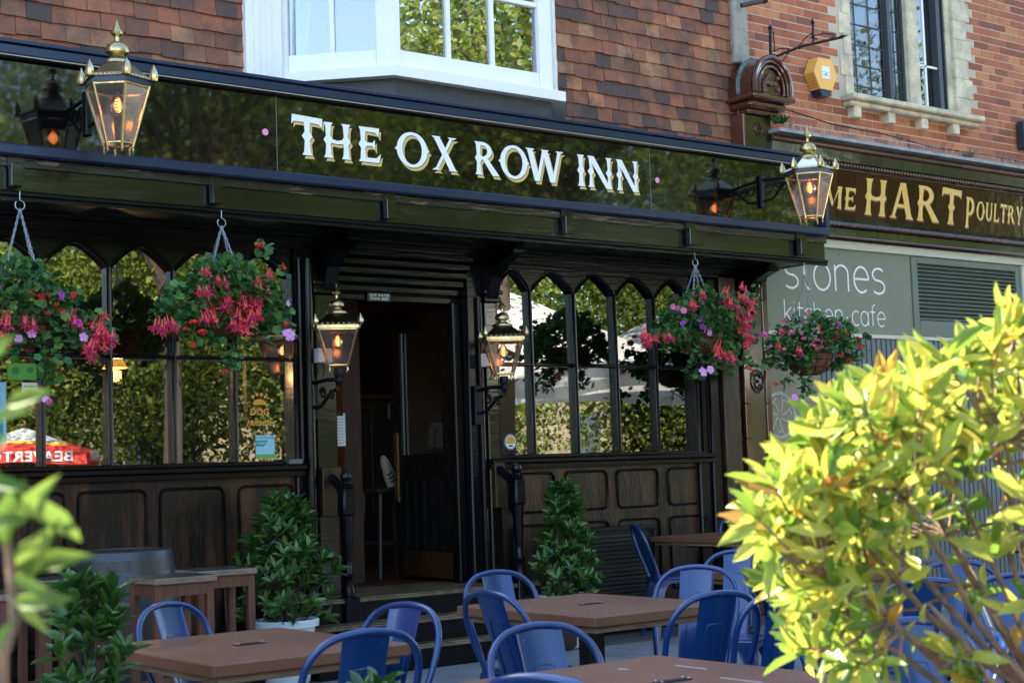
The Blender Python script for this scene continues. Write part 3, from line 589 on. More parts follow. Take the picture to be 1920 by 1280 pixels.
# =================================================================== NEWELS / HANDRAILS
for k,(px,py) in enumerate(((648,883),(968,868))):
    Y=-.33; c=A(px,py,Y); x=c.x; ztop=c.z
    t=thing('stair_newel',(x,Y,.0),['black turned newel post with sloping handrail left of the door','black turned newel post with sloping handrail right of the door'][k],'newel post','newel posts at the door steps')
    Z=ztop
    MB().lathe([(.02,Z-.075),(.035,Z-.06),(.04,Z-.035),(.03,Z-.01),(.01,Z)],(0,0,0),16).build('ball_finial',mouldm,t,True)
    MB().box(-.048,.048,-.048,.048,Z-.30,Z-.11,.012).lathe([(.045,Z-.11),(.05,Z-.095),(.02,Z-.08),(.02,Z-.075)],(0,0,0),16).lathe([(.03,Z-.72),(.042,Z-.70),(.045,Z-.685),(.027,Z-.66),(.03,Z-.60),(.042,Z-.38),(.045,Z-.33),(.047,Z-.30)],(0,0,0),16).lathe([(.047,Z-.84),(.05,Z-.80),(.036,Z-.75),(.044,Z-.722)],(0,0,0),16).box(-.058,.058,-.058,.058,0,Z-.841,.008).build('turned_shaft',mouldm,t,True)
    xr=(5.55 if k==0 else 7.0)-x; MB().tube([(0,0,Z-.17),(xr,-Y-.10,Z-.04)],.032,10).build('handrail',mouldm,t,True)
# =================================================================== HANGING BASKETS
def fuchsia():
    m=MB(); 
    for k in range(5):
        a=k*1.256+random.random(); o=Vector((math.cos(a)*.022*random.random()*2,math.sin(a)*.03,-k*.012)); 
        m.mi(0); m.tube([o+Vector((0,0,.045)),o+Vector((0,0,.02)),o],[.002,.004,.007],5)
        for j in range(4):
            b=j*PI/2+a; d=Vector((math.cos(b),math.sin(b),0)); m.add([o,o+d*.020+Vector((d.y*.013,-d.x*.013,-.008)),o+d*.042+Vector((0,0,-.020)),o+d*.020+Vector((-d.y*.013,d.x*.013,-.008))],[(0,1,2,3)])
        m.mi(1); m.lathe([(.005,0),(.008,-.009),(.007,-.018)],o+Vector((0,0,-.003)),6); m.mi(0); m.tube([o+Vector((0,0,-.02)),o+Vector((.002,0,-.05))],.0012,4)
    return m
def umbel():
    m=MB()
    for k in range(16):
        d=Vector(rdir(1)[0]); d.z=abs(d.z)*.7; o=d*.028
        for j in range(5):
            a=j*1.256; u=d.orthogonal().normalized(); v=d.cross(u); q=u*math.cos(a)+v*math.sin(a); r_=u*math.cos(a+1.57)+v*math.sin(a+1.57)
            m.add([o,o+q*.007+r_*.005,o+q*.013+d*.002,o+q*.007-r_*.005],[(0,1,2,3)])
    return m
def disc():
    m=MB()
    for j in range(5):
        a=j*1.256; q=Vector((math.cos(a),0,math.sin(a))); r_=Vector((-math.sin(a),0,math.cos(a)))
        m.add([Vector((0,0,0)),q*.009+r_*.009+Vector((0,-.003,0)),q*.02+r_*.007+Vector((0,-.001,0)),q*.02-r_*.007,q*.009-r_*.009+Vector((0,-.003,0))],[(0,1,2,3,4)])
    return m
FL={}
def flower(kind,parent,loc,s=1.0):
    defs={'f':('fuchsia_bloom',fuchsia,[coral,violet]),'g':('geranium_bloom',umbel,[red]),'k':('pink_geranium_bloom',umbel,[pink]),'p':('pink_bloom',disc,[pink]),'v':('violet_bloom',disc,[violet]),'m':('mauve_bloom',disc,[mauve]),'r':('red_bloom',disc,[red]),'y':('marigold_bloom',umbel,[yel])}
    nm,fn,ms=defs[kind]
    if kind not in FL:
        o=fn().build(nm,ms,None); FL[kind]=o.data; o.parent=parent
    else: o=bpy.data.objects.new(nm,FL[kind]); COL.objects.link(o); o.parent=parent
    o.location=loc; o.scale=(s,s,s); o.rotation_euler=(random.uniform(-.4,.4),random.uniform(-.4,.4),random.uniform(-.8,.8)); return o
def chain(p,q,r=.0022,link=.026):
    p=Vector(p);q=Vector(q);d=(q-p);n=max(2,int(d.length/(link*.75)));t=d.normalized();u=t.orthogonal().normalized();v=t.cross(u);m=MB()
    for i in range(n):
        c=p+d*((i+.5)/n); w_=u if i%2 else v
        m.tube([c+t*(math.cos(a)*link*.55)+w_*(math.sin(a)*link*.22) for a in [2*PI*k/8 for k in range(8)]],r,4,closed=True)
    return m
def basket(label,hx,hz,cz,rad,flowers,seed,dens=1.0,left=1,rightw=1,hang=[],foot=.0):
    global rng; rng=np.random.default_rng(seed); random.seed(seed)
    Y=YF-.05; t=thing('hanging_basket',(hx,Y,hz),label,'hanging basket','flower baskets hanging from the pub beam')
    zc=cz-hz; R0=.20
    MB().tube([Vector((0,0,0)),Vector((0,0,-.05))],.003,6).tube([Vector((math.sin(a)*.028,0,-.078+math.cos(a)*.028)) for a in [k*.5 for k in range(12)]],.0035,6).build('hook',steel,t,True)
    for k in range(4):
        a=k*PI/2+.5; chain((0,0,-.10),(R0*math.cos(a),R0*math.sin(a),zc+.02)).build('chain',steel,t)
    bk=MB().lathe([(.07,zc-.17),(.13,zc-.14),(.18,zc-.08),(.20,zc),(.19,zc+.01)],(0,0,0),20).build('coir_basket',coir,t,True)
    wr=MB()
    for k in range(12):
        a=k*PI/6; wr.tube([Vector((r*math.cos(a),r*math.sin(a),z)) for r,z in ((.206,zc),(.186,zc-.08),(.136,zc-.145),(.07,zc-.176))],.0022,5)
    for r,z in ((.206,zc),(.195,zc-.05),(.165,zc-.11)): wr.tube([Vector((r*math.cos(a),r*math.sin(a),z)) for a in [2*PI*k/24 for k in range(24)]],.0025,5,closed=True)
    wr.build('wire_cage',iron,bk)
    n=int(820*dens); d=rdir(n); rr=rng.uniform(.45,1.0,n)**.5
    P=np.stack([d[:,0]*rad*rr,d[:,1]*.30*rr,d[:,2]*.20*rr+zc+.10],1)
    P[:,0]=np.where(P[:,0]<0,P[:,0]*left,P[:,0]*rightw)
    P[:,2]+=np.where(np.abs(P[:,0])<.12,.05,0)-np.abs(P[:,0])*.28
    keep=~((np.abs(P[:,0])<.17)&(P[:,1]<0)&(P[:,2]<zc+.0)&(rng.random(n)>foot)); P=P[keep]; n=len(P)
    Dd=np.stack([P[:,0],P[:,1],(P[:,2]-zc)*.6],1)+rng.normal(size=(n,3))*.12
    P2=[];D2=[]
    for (x0,y0,ln,dx) in hang:
        for i in range(int(ln/.012)):
            s=i*.012; P2.append([x0+dx*s+rng.normal()*.03,y0+rng.normal()*.03,zc-.02-s]); D2.append([rng.normal(),rng.normal()-.6,-.6])
    for kd,px,py,s in flowers:
        q=A(px,py,Y-.12)
        q=Vector((q.x-hx,0,q.z-hz)); rr_=math.hypot(q.x/rad,(q.z-zc-.08)/.30)
        for i in range(7 if rr_<.85 else 13):
            f=1 if rr_<.85 else rng.random(); P2.append([q.x*(.55+.45*f)+rng.normal()*.022,-.16-.06*rng.random(),(q.z-zc)*(.5+.5*f)+zc+rng.normal()*.022-.01]); D2.append([q.x+rng.normal()*.4,-.4+rng.normal()*.3,rng.normal()*.5])
    if P2: P=np.concatenate([P,np.array(P2)]); Dd=np.concatenate([Dd,np.array(D2)])
    n=len(P); U=np.tile([0,-.55,.8],(n,1))+rng.normal(size=(n,3))*.4
    leaves(P,Dd+rng.normal(size=(n,3))*.15,U,rng.uniform(.03,.058,n),1.0,ROUND,'foliage',geran,t)
    n=int(130*dens); d=rdir(n); P=np.stack([d[:,0]*rad*.9,d[:,1]*.28,np.abs(d[:,2])*.22+zc+.08-np.abs(d[:,0])*.10],1)
    leaves(P,np.stack([d[:,0],d[:,1],-.3+0*d[:,0]],1)+rng.normal(size=(n,3))*.3,np.tile([0,-.3,1.],(n,1)),rng.uniform(.05,.085,n),.45,LEAF,'long_leaves',laurel,t)
    for kd,px,py,s in flowers:
        q=A(px,py,Y-.22-.05*random.random()); flower(kd,t,(q.x-hx,q.y-Y,q.z-hz),s*random.uniform(.85,1.15))
    return t
def spread(kd,cx,cy,sx,sy,n,s=1.0,seed=1):
    r=random.Random(seed+cx); return [(kd,r.gauss(cx,sx*1.5),r.gauss(cy,sy*1.4),s*r.uniform(.6,1.0)) for _ in range(max(2,int(n*.85)))]
h=A(37,368,YF-.05)
basket('flower basket at the far left with coral fuchsias and trailing leaves',h.x,2.96,2.24,.33,
 spread('f',15,610,14,14,7,1.2)+spread('f',178,612,10,14,9,1.1)+spread('f',165,645,10,10,5,1.1)+spread('r',100,560,25,10,5,1.3)+[('g',88,588,.7),('g',117,586,.7),('k',110,545,.6),('v',115,553,1.2),('m',35,635,1.4),('m',60,625,1.2),('m',157,632,1.6),('r',62,548,1.4),('m',85,748,1),('p',92,752,1),('v',145,605,1.2),('f',140,590,.8),('f',55,600,.9)],11,1.05,1,1.0,[(.0,-.2,.30,.1),(-.14,-.1,.25,0),(.1,-.2,.30,.15)],.5)
h=A(415,400,YF-.05)
basket('full flower basket left of the door with bright coral fuchsias over brown coir',h.x,2.95,2.33,.385,
 spread('f',405,575,16,12,9,1.3)+spread('f',465,560,16,16,12,1.35)+spread('f',415,520,20,8,5,1)+spread('f',505,530,8,12,4,.9)+spread('g',380,612,8,12,5,1.05)+[('g',487,462,.9),('y',481,458,.5),('g',530,503,.7),('f',300,605,1.2),('f',318,600,1),('g',322,622,.7),('m',540,568,1.3),('m',543,628,1.7),('m',535,624,1.2),('g',535,610,.8),('g',415,700,.6),('g',425,697,.6),('g',362,648,.7)],12,1.15,1.15,1.05,[(-.30,-.1,.18,.0),(-.16,-.15,.25,0),(.25,-.1,.2,.1),(.02,-.2,.28,.1)],.12)
h=A(1303,485,YF-.05)
basket('bushy flower basket right of the windows with violet petunias and long trailing stems',h.x,2.93,2.30,.36,
 spread('f',1370,560,12,12,10,1.3)+spread('f',1385,610,14,14,12,1.4)+spread('f',1318,560,8,8,4,1)+spread('f',1235,630,9,10,6,1.1)+spread('v',1333,592,13,12,8,1.3)+[('k',1268,578,.8),('p',1282,582,1.3),('p',1262,575,1.3),('m',1322,617,1.7),('m',1330,622,1.5),('m',1318,697,1.7),('m',1332,693,1.6),('g',1402,690,.9),('g',1410,696,.7),('g',1398,645,.9)],13,1.15,1,1,[(-.15,-.15,.34,-.02),(-.22,-.15,.36,-.15),(-.05,-.2,.24,.1),(.25,-.1,.3,.0)],.25)
h=A(1508,495,YF-.05)
basket('flower basket at the right end of the beam with pink geraniums over brown coir',h.x,2.92,2.16,.40,
 spread('k',1478,620,18,14,9,1.1)+spread('k',1460,655,16,8,7,1.0)+spread('g',1575,625,16,8,8,1)+spread('g',1600,655,12,9,7,1)+spread('f',1520,640,20,10,6,1)+[('k',1510,605,.9),('g',1535,612,.8),('g',1540,625,.7),('v',1573,608,1.4),('g',1455,720,.7),('m',1490,745,1.4),('m',1585,718,1.2)],14,.95,1.05,1.1,[(-.22,-.15,.30,0),(.2,-.1,.26,.1)],.1)
# =================================================================== NEIGHBOUR BUILDING
nb=thing('brick_building',(12,0,0),'red brick building with cream stone window over a tiled shopfront','building')
def N_(mb,n,m,smooth=False,label=None): return part(mb,n,m,nb,smooth,label)
WX0,WX1,WZ0,WZ1=11.30,13.20,4.68,6.4
br=MB(); z=4.02; r=0
while z<6.6:
    x=9.76-(.115 if r%2 else 0)
    while x<16.5:
        a,b=max(x,9.76),min(x+.215,16.5)
        if not (b>WX0+.02 and a<WX1-.02 and z>WZ0-.06) and b-a>.03:
            if a<WX0+.02<b and z>WZ0-.06: b=WX0+.02
            if a<WX1-.02<b and z>WZ0-.06: a=WX1-.02
            br.box(a,b,-.0015-random.uniform(0,.002),.03,z,z+.066)
        x+=.225
    z+=.079; r+=1
N_(br,'brick_face',brick)
N_(MB().box(9.76,WX0,.002,.3,3.9,6.7).box(WX1,16.5,.002,.3,3.9,6.7).box(WX0,WX1,.002,.3,3.9,WZ0),'mortar_wall',mortar)
mass(nb,9.76,40,6.9,10.2,mortar,roofm_)
N_(Bx(16.5,40,-.004,.3,0,6.9),'far_wall',mortar)
lh=thing('left_shade_building',(-8,0,0),'plain brick building added left of the pub to block the sun','building'); part(Bx(-25,1.19,0,8,0,6.88),'wall',brick,lh)  # unseen block added so the sun cannot pass the pub's left end
for k in range(8): part(Bx(-23+k*3,-21.6+k*3,-.03,-.001,4.2,5.8),'window',lead,lh); part(Bx(-23+k*3,-21.2+k*3,-.03,-.001,.8,2.8),'window',lead,lh)
mass(lh,-25,1.19,6.9,10.0,brick,roofm_)
# quoined stone window
sw=MB()
for i in range(9):
    z=WZ0+i*.2; e=.06 if i%2 else 0
    sw.box(WX0-.0-e,WX0+.10,-.012,.2,z+.001,z+.199,.004); sw.box(WX1-.20,WX1+e*1.3,-.012,.2,z+.001,z+.199,.004)
sw.box(WX0+.10,WX0+.16,.03,.2,WZ0,6.4); sw.box(WX1-.28,WX1-.20,.02,.2,WZ0,6.4,.01); sw.box(12.30,12.46,.0,.2,WZ0,6.4,.02)
N_(sw,'window_surround',stone)
N_(MB().box(WX0-.07,WX1+.05,-.16,.05,WZ0-.055,WZ0-.0,.012).box(WX0-.05,WX1+.03,-.11,.05,WZ0-.105,WZ0-.056,.015),'stone_sill',stone)
for x in (11.36,11.86,12.36,12.86): N_(Bx(x-.05,x+.05,-.09,.01,WZ0-.21,WZ0-.106,.008),'sill_corbel',stone)
fr=MB(); fr.box(11.46,12.30,.10,.12,WZ0,6.4) 
wn=N_(Bx(11.40,12.99,.22,.26,WZ0,6.4),'window_backing',mat('window_room',(.16,.18,.19),.8))
lgl=glass('leaded_glass',.03,(.92,.95,.97),.12,3,(1,1,1),0,.9); N_(Bx(11.46,12.10,.12,.124,WZ0+.02,6.4),'leaded_pane',lgl); N_(Bx(12.10,12.30,.09,.094,WZ0+.02,6.4),'leaded_pane',lgl); N_(Bx(12.46,12.92,.12,.124,WZ0+.02,6.4),'leaded_pane',dg)
ld=MB()
for x in (11.62,11.83,12.03): ld.box(x-.005,x+.005,.112,.119,WZ0,6.4)
for k in range(9): z=WZ0+.17+k*.2; ld.box(11.46,12.06,.112,.1195,z-.005,z+.005)
for x in (12.16,12.24): ld.box(x-.004,x+.004,.082,.089,WZ0,6.4)
for k in range(9): z=WZ0+.17+k*.2; ld.box(12.1,12.3,.082,.0895,z-.004,z+.004)
ld.box(12.06,12.11,.07,.13,WZ0,6.4); ld.box(12.28,12.31,.07,.13,WZ0,6.4); ld.box(12.80,12.86,.04,.12,WZ0,6.4); ld.box(12.9,12.93,.04,.12,WZ0,6.4)
N_(ld,'lead_glazing_bars',mat('dark_lead',(.05,.055,.06),.5))
N_(MB().box(12.60,12.63,.06,.08,WZ0,6.4).box(12.47,12.80,.06,.078,5.15,5.17),'white_casement_bar',white)
N_(MB().box(11.46,12.05,.16,.17,WZ0,6.4),'blind',mat('pale_blind',(.42,.47,.52),.8,stretch=(6,1,.3),col2=(.62,.60,.50),nscale=2,lo=.4,hi=.6))
# shopfront cornice and lettered tile band
cx0,cx1=10.03,16.5
def prof(pts,x0,x1):                # profile in (y,z) swept along x
    T=Matrix(((0,1,0,0),(1,0,0,0),(0,0,1,0),(0,0,0,1))); return MB().prism(pts,x0,x1,T=T)
N_(prof([(0,4.20),(-.30,4.185),(-.30,4.155),(0,4.155)],cx0,cx1),'cornice_flashing',mat('grey_flashing',(.20,.22,.24),.5,col2=(.33,.33,.32),nscale=6))
def seg(z0,z1,y0,y1,m,name,step=.4,rnd=False):
    mb=MB(); x=cx0; i=0
    while x<cx1:
        b=min(x+step-.004,cx1); T=Matrix.Translation((0,0,0))
        vs=[(x,y0,z0),(b,y0,z0),(b,y1,z1),(x,y1,z1),(x,.04,z0),(b,.04,z0),(b,.04,z1),(x,.04,z1)]
        if rnd:
            n=6; vs=[];c0=(z0+z1)/2;rr=(z1-z0)/2
            for k in range(n+1):
                a=PI*k/n-PI/2; vs+=[(x,y0+.02-math.cos(a)*rr,c0+math.sin(a)*rr),(b,y0+.02-math.cos(a)*rr,c0+math.sin(a)*rr)]
            mb.add(vs,[(2*k,2*k+1,2*k+3,2*k+2) for k in range(n)]+[tuple(range(0,2*n+2,2))[::-1],tuple(range(1,2*n+3,2))])
        else: mb.add(vs,[(0,1,2,3),(4,7,6,5),(0,4,5,1),(3,2,6,7),(0,3,7,4),(1,5,6,2)])
        x+=step; i+=1
    N_(mb,name,m,rnd)
seg(4.09,4.15,-.22,-.26,btile,'brown_cornice_tiles',.45,True)
seg(3.995,4.085,-.19,-.21,gtile,'green_tile_course',.30)
dn=MB()
for i in range(150): x=cx0+i*.043; dn.box(x,x+.024,-.18,-.13,3.955,3.985,.004)
N_(dn,'dentil_course',btile); seg(3.93,3.954,-.14,-.15,btile,'brown_bead',.45,True)
seg(3.50,3.925,-.07,-.125,mat('brown_glazed_fascia',(.03,.022,.012),.10,bump=.6,bscale=5,bdist=.008,cols=[(0,(.022,.009,.004)),(1,(.05,.018,.008))],spec=.25,coat=.0),'lettered_tile_fascia',.24)
seg(3.44,3.495,-.14,-.10,gtile,'green_lower_course',.24)
rp=MB()
for i in range(170): x=cx0+i*.038; rp.tube([(x,-.15,3.41),(x+.034,-.15,3.433)],.017,6)
N_(rp,'rope_moulding',btile,True)
seg(3.33,3.395,-.11,-.11,gtile,'green_bottom_course',.30); seg(3.30,3.327,-.14,-.14,btile,'brown_bottom_bead',.3,True)
lm=[MB(),MB()]
def word(ws,y0,tilt=.0):
    for ch,a,b,z0,z1 in ws:
        for j,(dx,dz,e) in enumerate(((0,0,.0),(.012,-.014,.006))):
            wd,pl=G[ch]; sx=(b-a)/wd
            for i,p in enumerate(pl):
                n=len(p); pts=[]
                T=Matrix.Identity(4)
                f=lambda q,yy:Vector((a+dx+q[0]*sx, -.07-.055*((z0+dz+q[1]*(z1-z0))-3.50)/.425-yy, z0+dz+q[1]*(z1-z0)))
                tr=tessellate_polygon([[Vector((x,z,0)) for x,z in p]]); th=.008-e+.0001*i
                vs=[f(q,th) for q in p]+[f(q,0.0015-e*.1) for q in p]
                fs=[tuple(k) for k in tr]+[(k,(k+1)%n,(k+1)%n+n,k+n) for k in range(n)]
                lm[j].add(vs,fs)
def run(s,x0,x1,z0,z1,gap=.12):
    tot=sum(G[c][0] for c in s)+gap*(len(s)-1); k=(x1-x0)/tot; x=x0; o=[]
    for c in s: o.append((c,x,x+G[c][0]*k,z0,z1)); x+=(G[c][0]+gap)*k
    return o
word(run('ME',10.80,11.24,3.58,3.78),0); word(run('HART',11.36,12.82,3.555,3.89),0); word([('P',12.90,13.06,3.54,3.84)],0); word(run('OULTRY',13.08,13.86,3.63,3.81),0)
N_(lm[0],'gold_tile_lettering',mat('gold_glaze',(.72,.42,.07),.3,col2=(.80,.55,.2),nscale=20)); N_(lm[1],'lettering_shadow',mat('brown_glaze',(.09,.05,.015),.3))
# green board shopfront
N_(MB().box(10.04,14.2,-.04,.05,3.22,3.298,.006).box(13.9,13.98,-.04,.05,0,3.219,.01).box(10.04,13.899,-.03,.05,2.405,2.44,.004),'cream_frame',cream)
N_(Bx(10.045,12.10,-.01,.05,2.442,3.218),'green_board',sage)
lv=MB().box(12.12,13.88,0,.05,2.442,3.218); N_(Bx(12.11,13.89,.03,.05,2.442,3.218),'louvre_back',blackp)
fx_=MB()
for x in (10.10,11.08,12.05):
    for z in (2.49,3.17): fx_.lathe([(.007,-.002),(.005,.002)],(x,-.0115,z),8,T=Matrix.Rotation(R_(90),4,'X'))
N_(fx_,'board_fixings',lead)
N_(MB().box(12.11,12.20,-.02,.05,2.442,3.217,.006).box(13.80,13.89,-.02,.05,2.442,3.217,.006).box(12.201,13.799,-.02,.05,3.15,3.217,.006).box(12.201,13.799,-.02,.05,2.442,2.60,.006),'louvre_frame',sagel)
ls=MB()
for i in range(14):
    z=2.612+i*.039; ls.add([(12.2,-.012,z),(13.8,-.012,z),(13.8,.025,z+.034),(12.2,.025,z+.034),(12.2,-.012,z-.004),(13.8,-.012,z-.004)],[(0,1,2,3),(4,5,1,0)])
N_(ls,'louvre_slats',sagel)
N_(Bx(10.045,10.74,-.008,.05,0,2.404),'tan_panel',tan)
rb=MB(); x=10.75
while x<13.895: rb.box(x,x+.055,-.01,.05,.0,2.404); rb.box(x+.056,x+.07,.008,.05,0,2.404); x+=.072
N_(rb,'ribbed_shutter',shut)
N_(MB().box(10.75,13.9,-.02,.0,.30,.36).box(10.05,10.74,-.02,0,0,.5),'shopfront_base',shut)
vt=MB()
for i in range(7): vt.box(10.5,11.3,-.045,-.02,.52+i*.045,.545+i*.045)
N_(vt,'air_vent',mat('pale_vent',(.35,.42,.43),.5))
# thin rounded lettering as ribbons
def arc(cx,cz,rx,rz,a0,a1,n=14): return [(cx+rx*math.cos(R_(a0+(a1-a0)*i/n)),cz+rz*math.sin(R_(a0+(a1-a0)*i/n))) for i in range(n+1)]
MG={'s':(.62,[arc(.32,.745,.24,.245,35,250)+arc(.30,.255,.26,.255,70,-140)]),
 't':(.5,[[(.2,1.4),(.2,.25)]+arc(.42,.25,.22,.25,180,270),[(.02,1.0),(.46,1.0)]]),
 'o':(.8,[arc(.38,.5,.32,.5,0,360,24)]),'n':(.78,[[(.1,0),(.1,1)],[(.1,.75)]+arc(.36,.68,.26,.32,165,0)+[(.62,0)]]),
 'e':(.78,[[(.08,.52),(.66,.52)]+arc(.38,.5,.30,.5,5,310,20)]),'k':(.68,[[(.1,0),(.1,1.5)],[(.55,1),(.12,.48)],[(.22,.58),(.6,0)]]),
 'i':(.28,[[(.1,0),(.1,1)],[(.1,1.33),(.1,1.37)]]),'c':(.68,[arc(.40,.5,.32,.5,50,310,18)]),'h':(.78,[[(.1,0),(.1,1.5)],[(.1,.75)]+arc(.36,.68,.26,.32,165,0)+[(.62,0)]]),
 'a':(.8,[arc(.36,.5,.29,.5,0,360,22),[(.65,1),(.65,0)]]),'f':(.5,[[(.2,0),(.2,1.2)]+arc(.40,1.2,.20,.28,180,80,8),[(.02,.98),(.42,.98)]]),'.':(.5,[arc(.2,.5,.03,.04,0,360,8)]),' ':(.3,[])}
def ribbon(mb,pts,wd,y):
    P=[Vector((x,0,z)) for x,z in pts]; n=len(P); Lf=[];Rt=[]
    for i in range(n):
        t=(P[min(i+1,n-1)]-P[max(i-1,0)]); t.normalize(); nn=Vector((-t.z,0,t.x))*wd/2; Lf.append(P[i]+nn); Rt.append(P[i]-nn)
    vs=[]
    for i in range(n): vs+=[(Lf[i].x,y,Lf[i].z),(Rt[i].x,y,Rt[i].z)]
    mb.add(vs,[(2*i,2*i+1,2*i+3,2*i+2) for i in range(n-1)])
def mono(s,x0,x1,z0,xh,wd,y,name):
    tot=sum(MG[c][0] for c in s); k=(x1-x0)/tot; x=x0; mb=MB(); e=0
    for c in s:
        for st_ in MG[c][1]: ribbon(mb,[(x+a*k,z0+b*xh) for a,b in st_],wd,y-e); e+=.00005
        x+=MG[c][0]*k
    N_(mb,name,whitep)
mono('stones',10.30,11.72,2.83,.24,.020,-.0125,'board_lettering'); mono('kitchen.cafe',10.28,11.70,2.52,.135,.011,-.0125,'board_lettering')
rl=MB(); c=A(1462,778,-.01)
for rr in (.20,.185): rl.tube([Vector((c.x+rr*math.cos(a),-.012,c.z+rr*math.sin(a))) for a in [2*PI*k/32 for k in range(32)]],.003,4,closed=True)
for k in range(7):
    a=k*.9; pts=[Vector((c.x+.17*s*math.cos(a+.5*s),-.012,c.z+.17*s*math.sin(a+.5*s))) for s in (.2,.5,.8,1)]; rl.tube(pts,.003,4); q=pts[2]; rl.tube([q,q+Vector((.06*math.cos(a-1),0,.06*math.sin(a-1)))],.003,4)
N_(rl,'round_emblem',whitep)
# tiled pilaster and console
pl=MB().mi(0)
for i in range(9): z=.30+i*.30; pl.mi(1 if z<2.6 else 0).box(9.70,9.765,-.06,.05,z,z+.296,.004); pl.box(9.965,10.03,-.06,.05,z,z+.296,.004)
pl.mi(2).box(9.768,9.962,-.045,.05,.30,2.98); pl.mi(1).box(9.69,10.04,-.09,.05,0,.298,.01)
pl.mi(0).box(9.73,10.07,-.17,.05,3.0,4.299,.01).mi(1).box(9.70,9.7299,-.185,.05,3.0,4.299,.006)
N_(pl,'tiled_pilaster',[gtile,btile,mat('brown_olive_glaze',(.05,.035,.018),.15,bump=.4,bscale=6,bdist=.005,coat=.7)])
def rosette(x,z,y,s=1.0):
    m=MB(); m.tube([Vector((x+.075*s*math.cos(a),y,z+.095*s*math.sin(a))) for a in [2*PI*k/20 for k in range(20)]],.010*s,6,closed=True)
    for k in range(9):
        a=k*.7; rr=.05*s if k else 0; m.lathe([(.001,-.02),(.016*s,-.008),(.018*s,.005)],(x+rr*math.cos(a),y,z+1.2*rr*math.sin(a)),8,T=Matrix.Rotation(R_(-90),4,'X'))
    return m
for x,z,s in ((9.87,2.80,1.0),(9.87,1.99,1.0),(9.90,4.18,.6)): N_(rosette(x,z,-.05 if z<4 else -.175,s),'moulded_rosette',btile,True)
cs=MB(); cxm=9.93; R1=.235; zc=4.53
def archp(r,z0,n=14): return [(cxm-r,z0)]+[(cxm-r*math.cos(PI*k/n),zc+r*1.12*math.sin(PI*k/n)) for k in range(n+1)]+[(cxm+r,z0)]
o_=archp(R1,4.44); cs.mi(0).prism(o_[::-1],-.30,.02)
for r_,yy in ((.228,-.335),(.195,-.325),(.155,-.318)):
    cs.mi(0).tube([Vector((x,yy,z)) for x,z in archp(r_,4.46)],.020 if r_>.22 else .014,8)
cs.mi(0).box(cxm-.265,cxm+.265,-.36,.02,4.405,4.445,.01).box(cxm-.23,cxm+.23,-.28,.02,4.34,4.404,.02).box(cxm-.20,cxm+.20,-.22,.02,4.30,4.339,.01)
cs.mi(1).tube([Vector((x,-.15,z)) for x,z in archp(R1+.006,4.46)],.02,6)
for k in range(16): cs.mi(2).lathe([(.002,-.022),(.02,-.01),(.022,.01)],(cxm+random.uniform(-.10,.10),-.31,4.50+random.uniform(-.02,.13)),7,T=Matrix.Rotation(R_(-90),4,'X'))
N_(cs,'arched_console',[btile,verd,mat('console_relief',(.10,.045,.035),.4)],True)
N_(MB().box(9.76,9.95,-.07,.05,4.78,6.6,.012),'stone_pier',greystone)
N_(MB().box(9.765,9.80,-.055,-.03,3.0,4.7).tube([(9.73,-.1,3.9),(9.73,-.1,4.42),(9.70,-.1,4.46)],.006,6).tube([(9.74,-.1,4.14),(9.83,-.12,4.08),(9.95,-.12,4.1),(10.05,-.1,4.17)],.005,6),'cable',mat('grey_cable',(.12,.16,.19),.5),True)
# bird spikes, wires
sp=MB()
for i in range(330):
    x=10.15+i*.0145+random.uniform(-.004,.004); y=-.24; sp.tube([(x,y,4.19),(x+random.uniform(-.015,.015),y+random.uniform(-.08,.06),4.19+random.uniform(.07,.10))],.0009,3)
N_(sp,'bird_spikes',mat('spike_steel',(.45,.42,.38),.4,.6))
N_(MB().tube([(10.1,-.1,4.45),(10.9,-.15,4.34),(11.6,-.2,4.31),(12.3,-.2,4.26),(13.2,-.2,4.27),(14.5,-.2,4.24)],.006,6),'slack_wire',iron,True)
def tuft(x,y,z,n,L,m,label,cat='weed'):
    d=rdir(n); d[:,2]=np.abs(d[:,2])+.3; P=rng.normal(size=(n,3))*[.03,.02,.006]+[0,0,0]
    t=thing('weed_tuft',(x,y,z),label,cat); leaves(P,d,rdir(n),rng.uniform(.5,1,n)*L,.12,LEAF,'weed_leaves',m,t)
tuft(10.13,-.22,4.25,90,.11,geran,'green weed growing beside the arched brown console'); tuft(12.75,-.26,4.19,60,.10,mat('dry_weed',(.22,.2,.09),.8),'dry weed tuft growing on the tiled cornice')
# alarm box
c=A(1545,143,-.11)
al=thing('alarm_box',(c.x,-.0,c.z),'yellow hexagonal alarm box on the brick wall','alarm box')
hx_=[(-.17,.02),(-.11,.15),(.08,.17),(.17,.04),(.08,-.12),(-.09,-.13)]; hx_=[(-.16,.02),(-.09,.16),(.09,.16),(.16,.02),(.08,-.13),(-.08,-.13)]
MB().prism(hx_[::-1],-.13,-.01).build('yellow_cover',yelb,al); MB().prism([(-.08,-.131),(.08,-.131),(.05,-.19),(-.05,-.19)][::-1],-.12,-.01).build('dark_base',navy,al)
Bx(-.055,.055,-.136,-.1305,-.03,.085).build('white_label',whitep,al); MB().tube([(-.045,-.1365,0),(.045,-.1365,0)],.0015,4).tube([(-.045,-.1365,.03),(.045,-.1365,.03)],.0015,4).lathe([(.01,-.01),(.01,.0)],(0,-.137,.012),10,T=Matrix.Rotation(R_(90),4,'X')).build('label_print',blackp,al)
v=MB()
for i in range(7): v.box(-.150+i*.009,-.146+i*.009+.004,-.115,-.02,-.0-.018*i-.004,.004-.018*i)
v.build('cooling_slots',mat('amber_slot',(.4,.18,.03),.5),al)
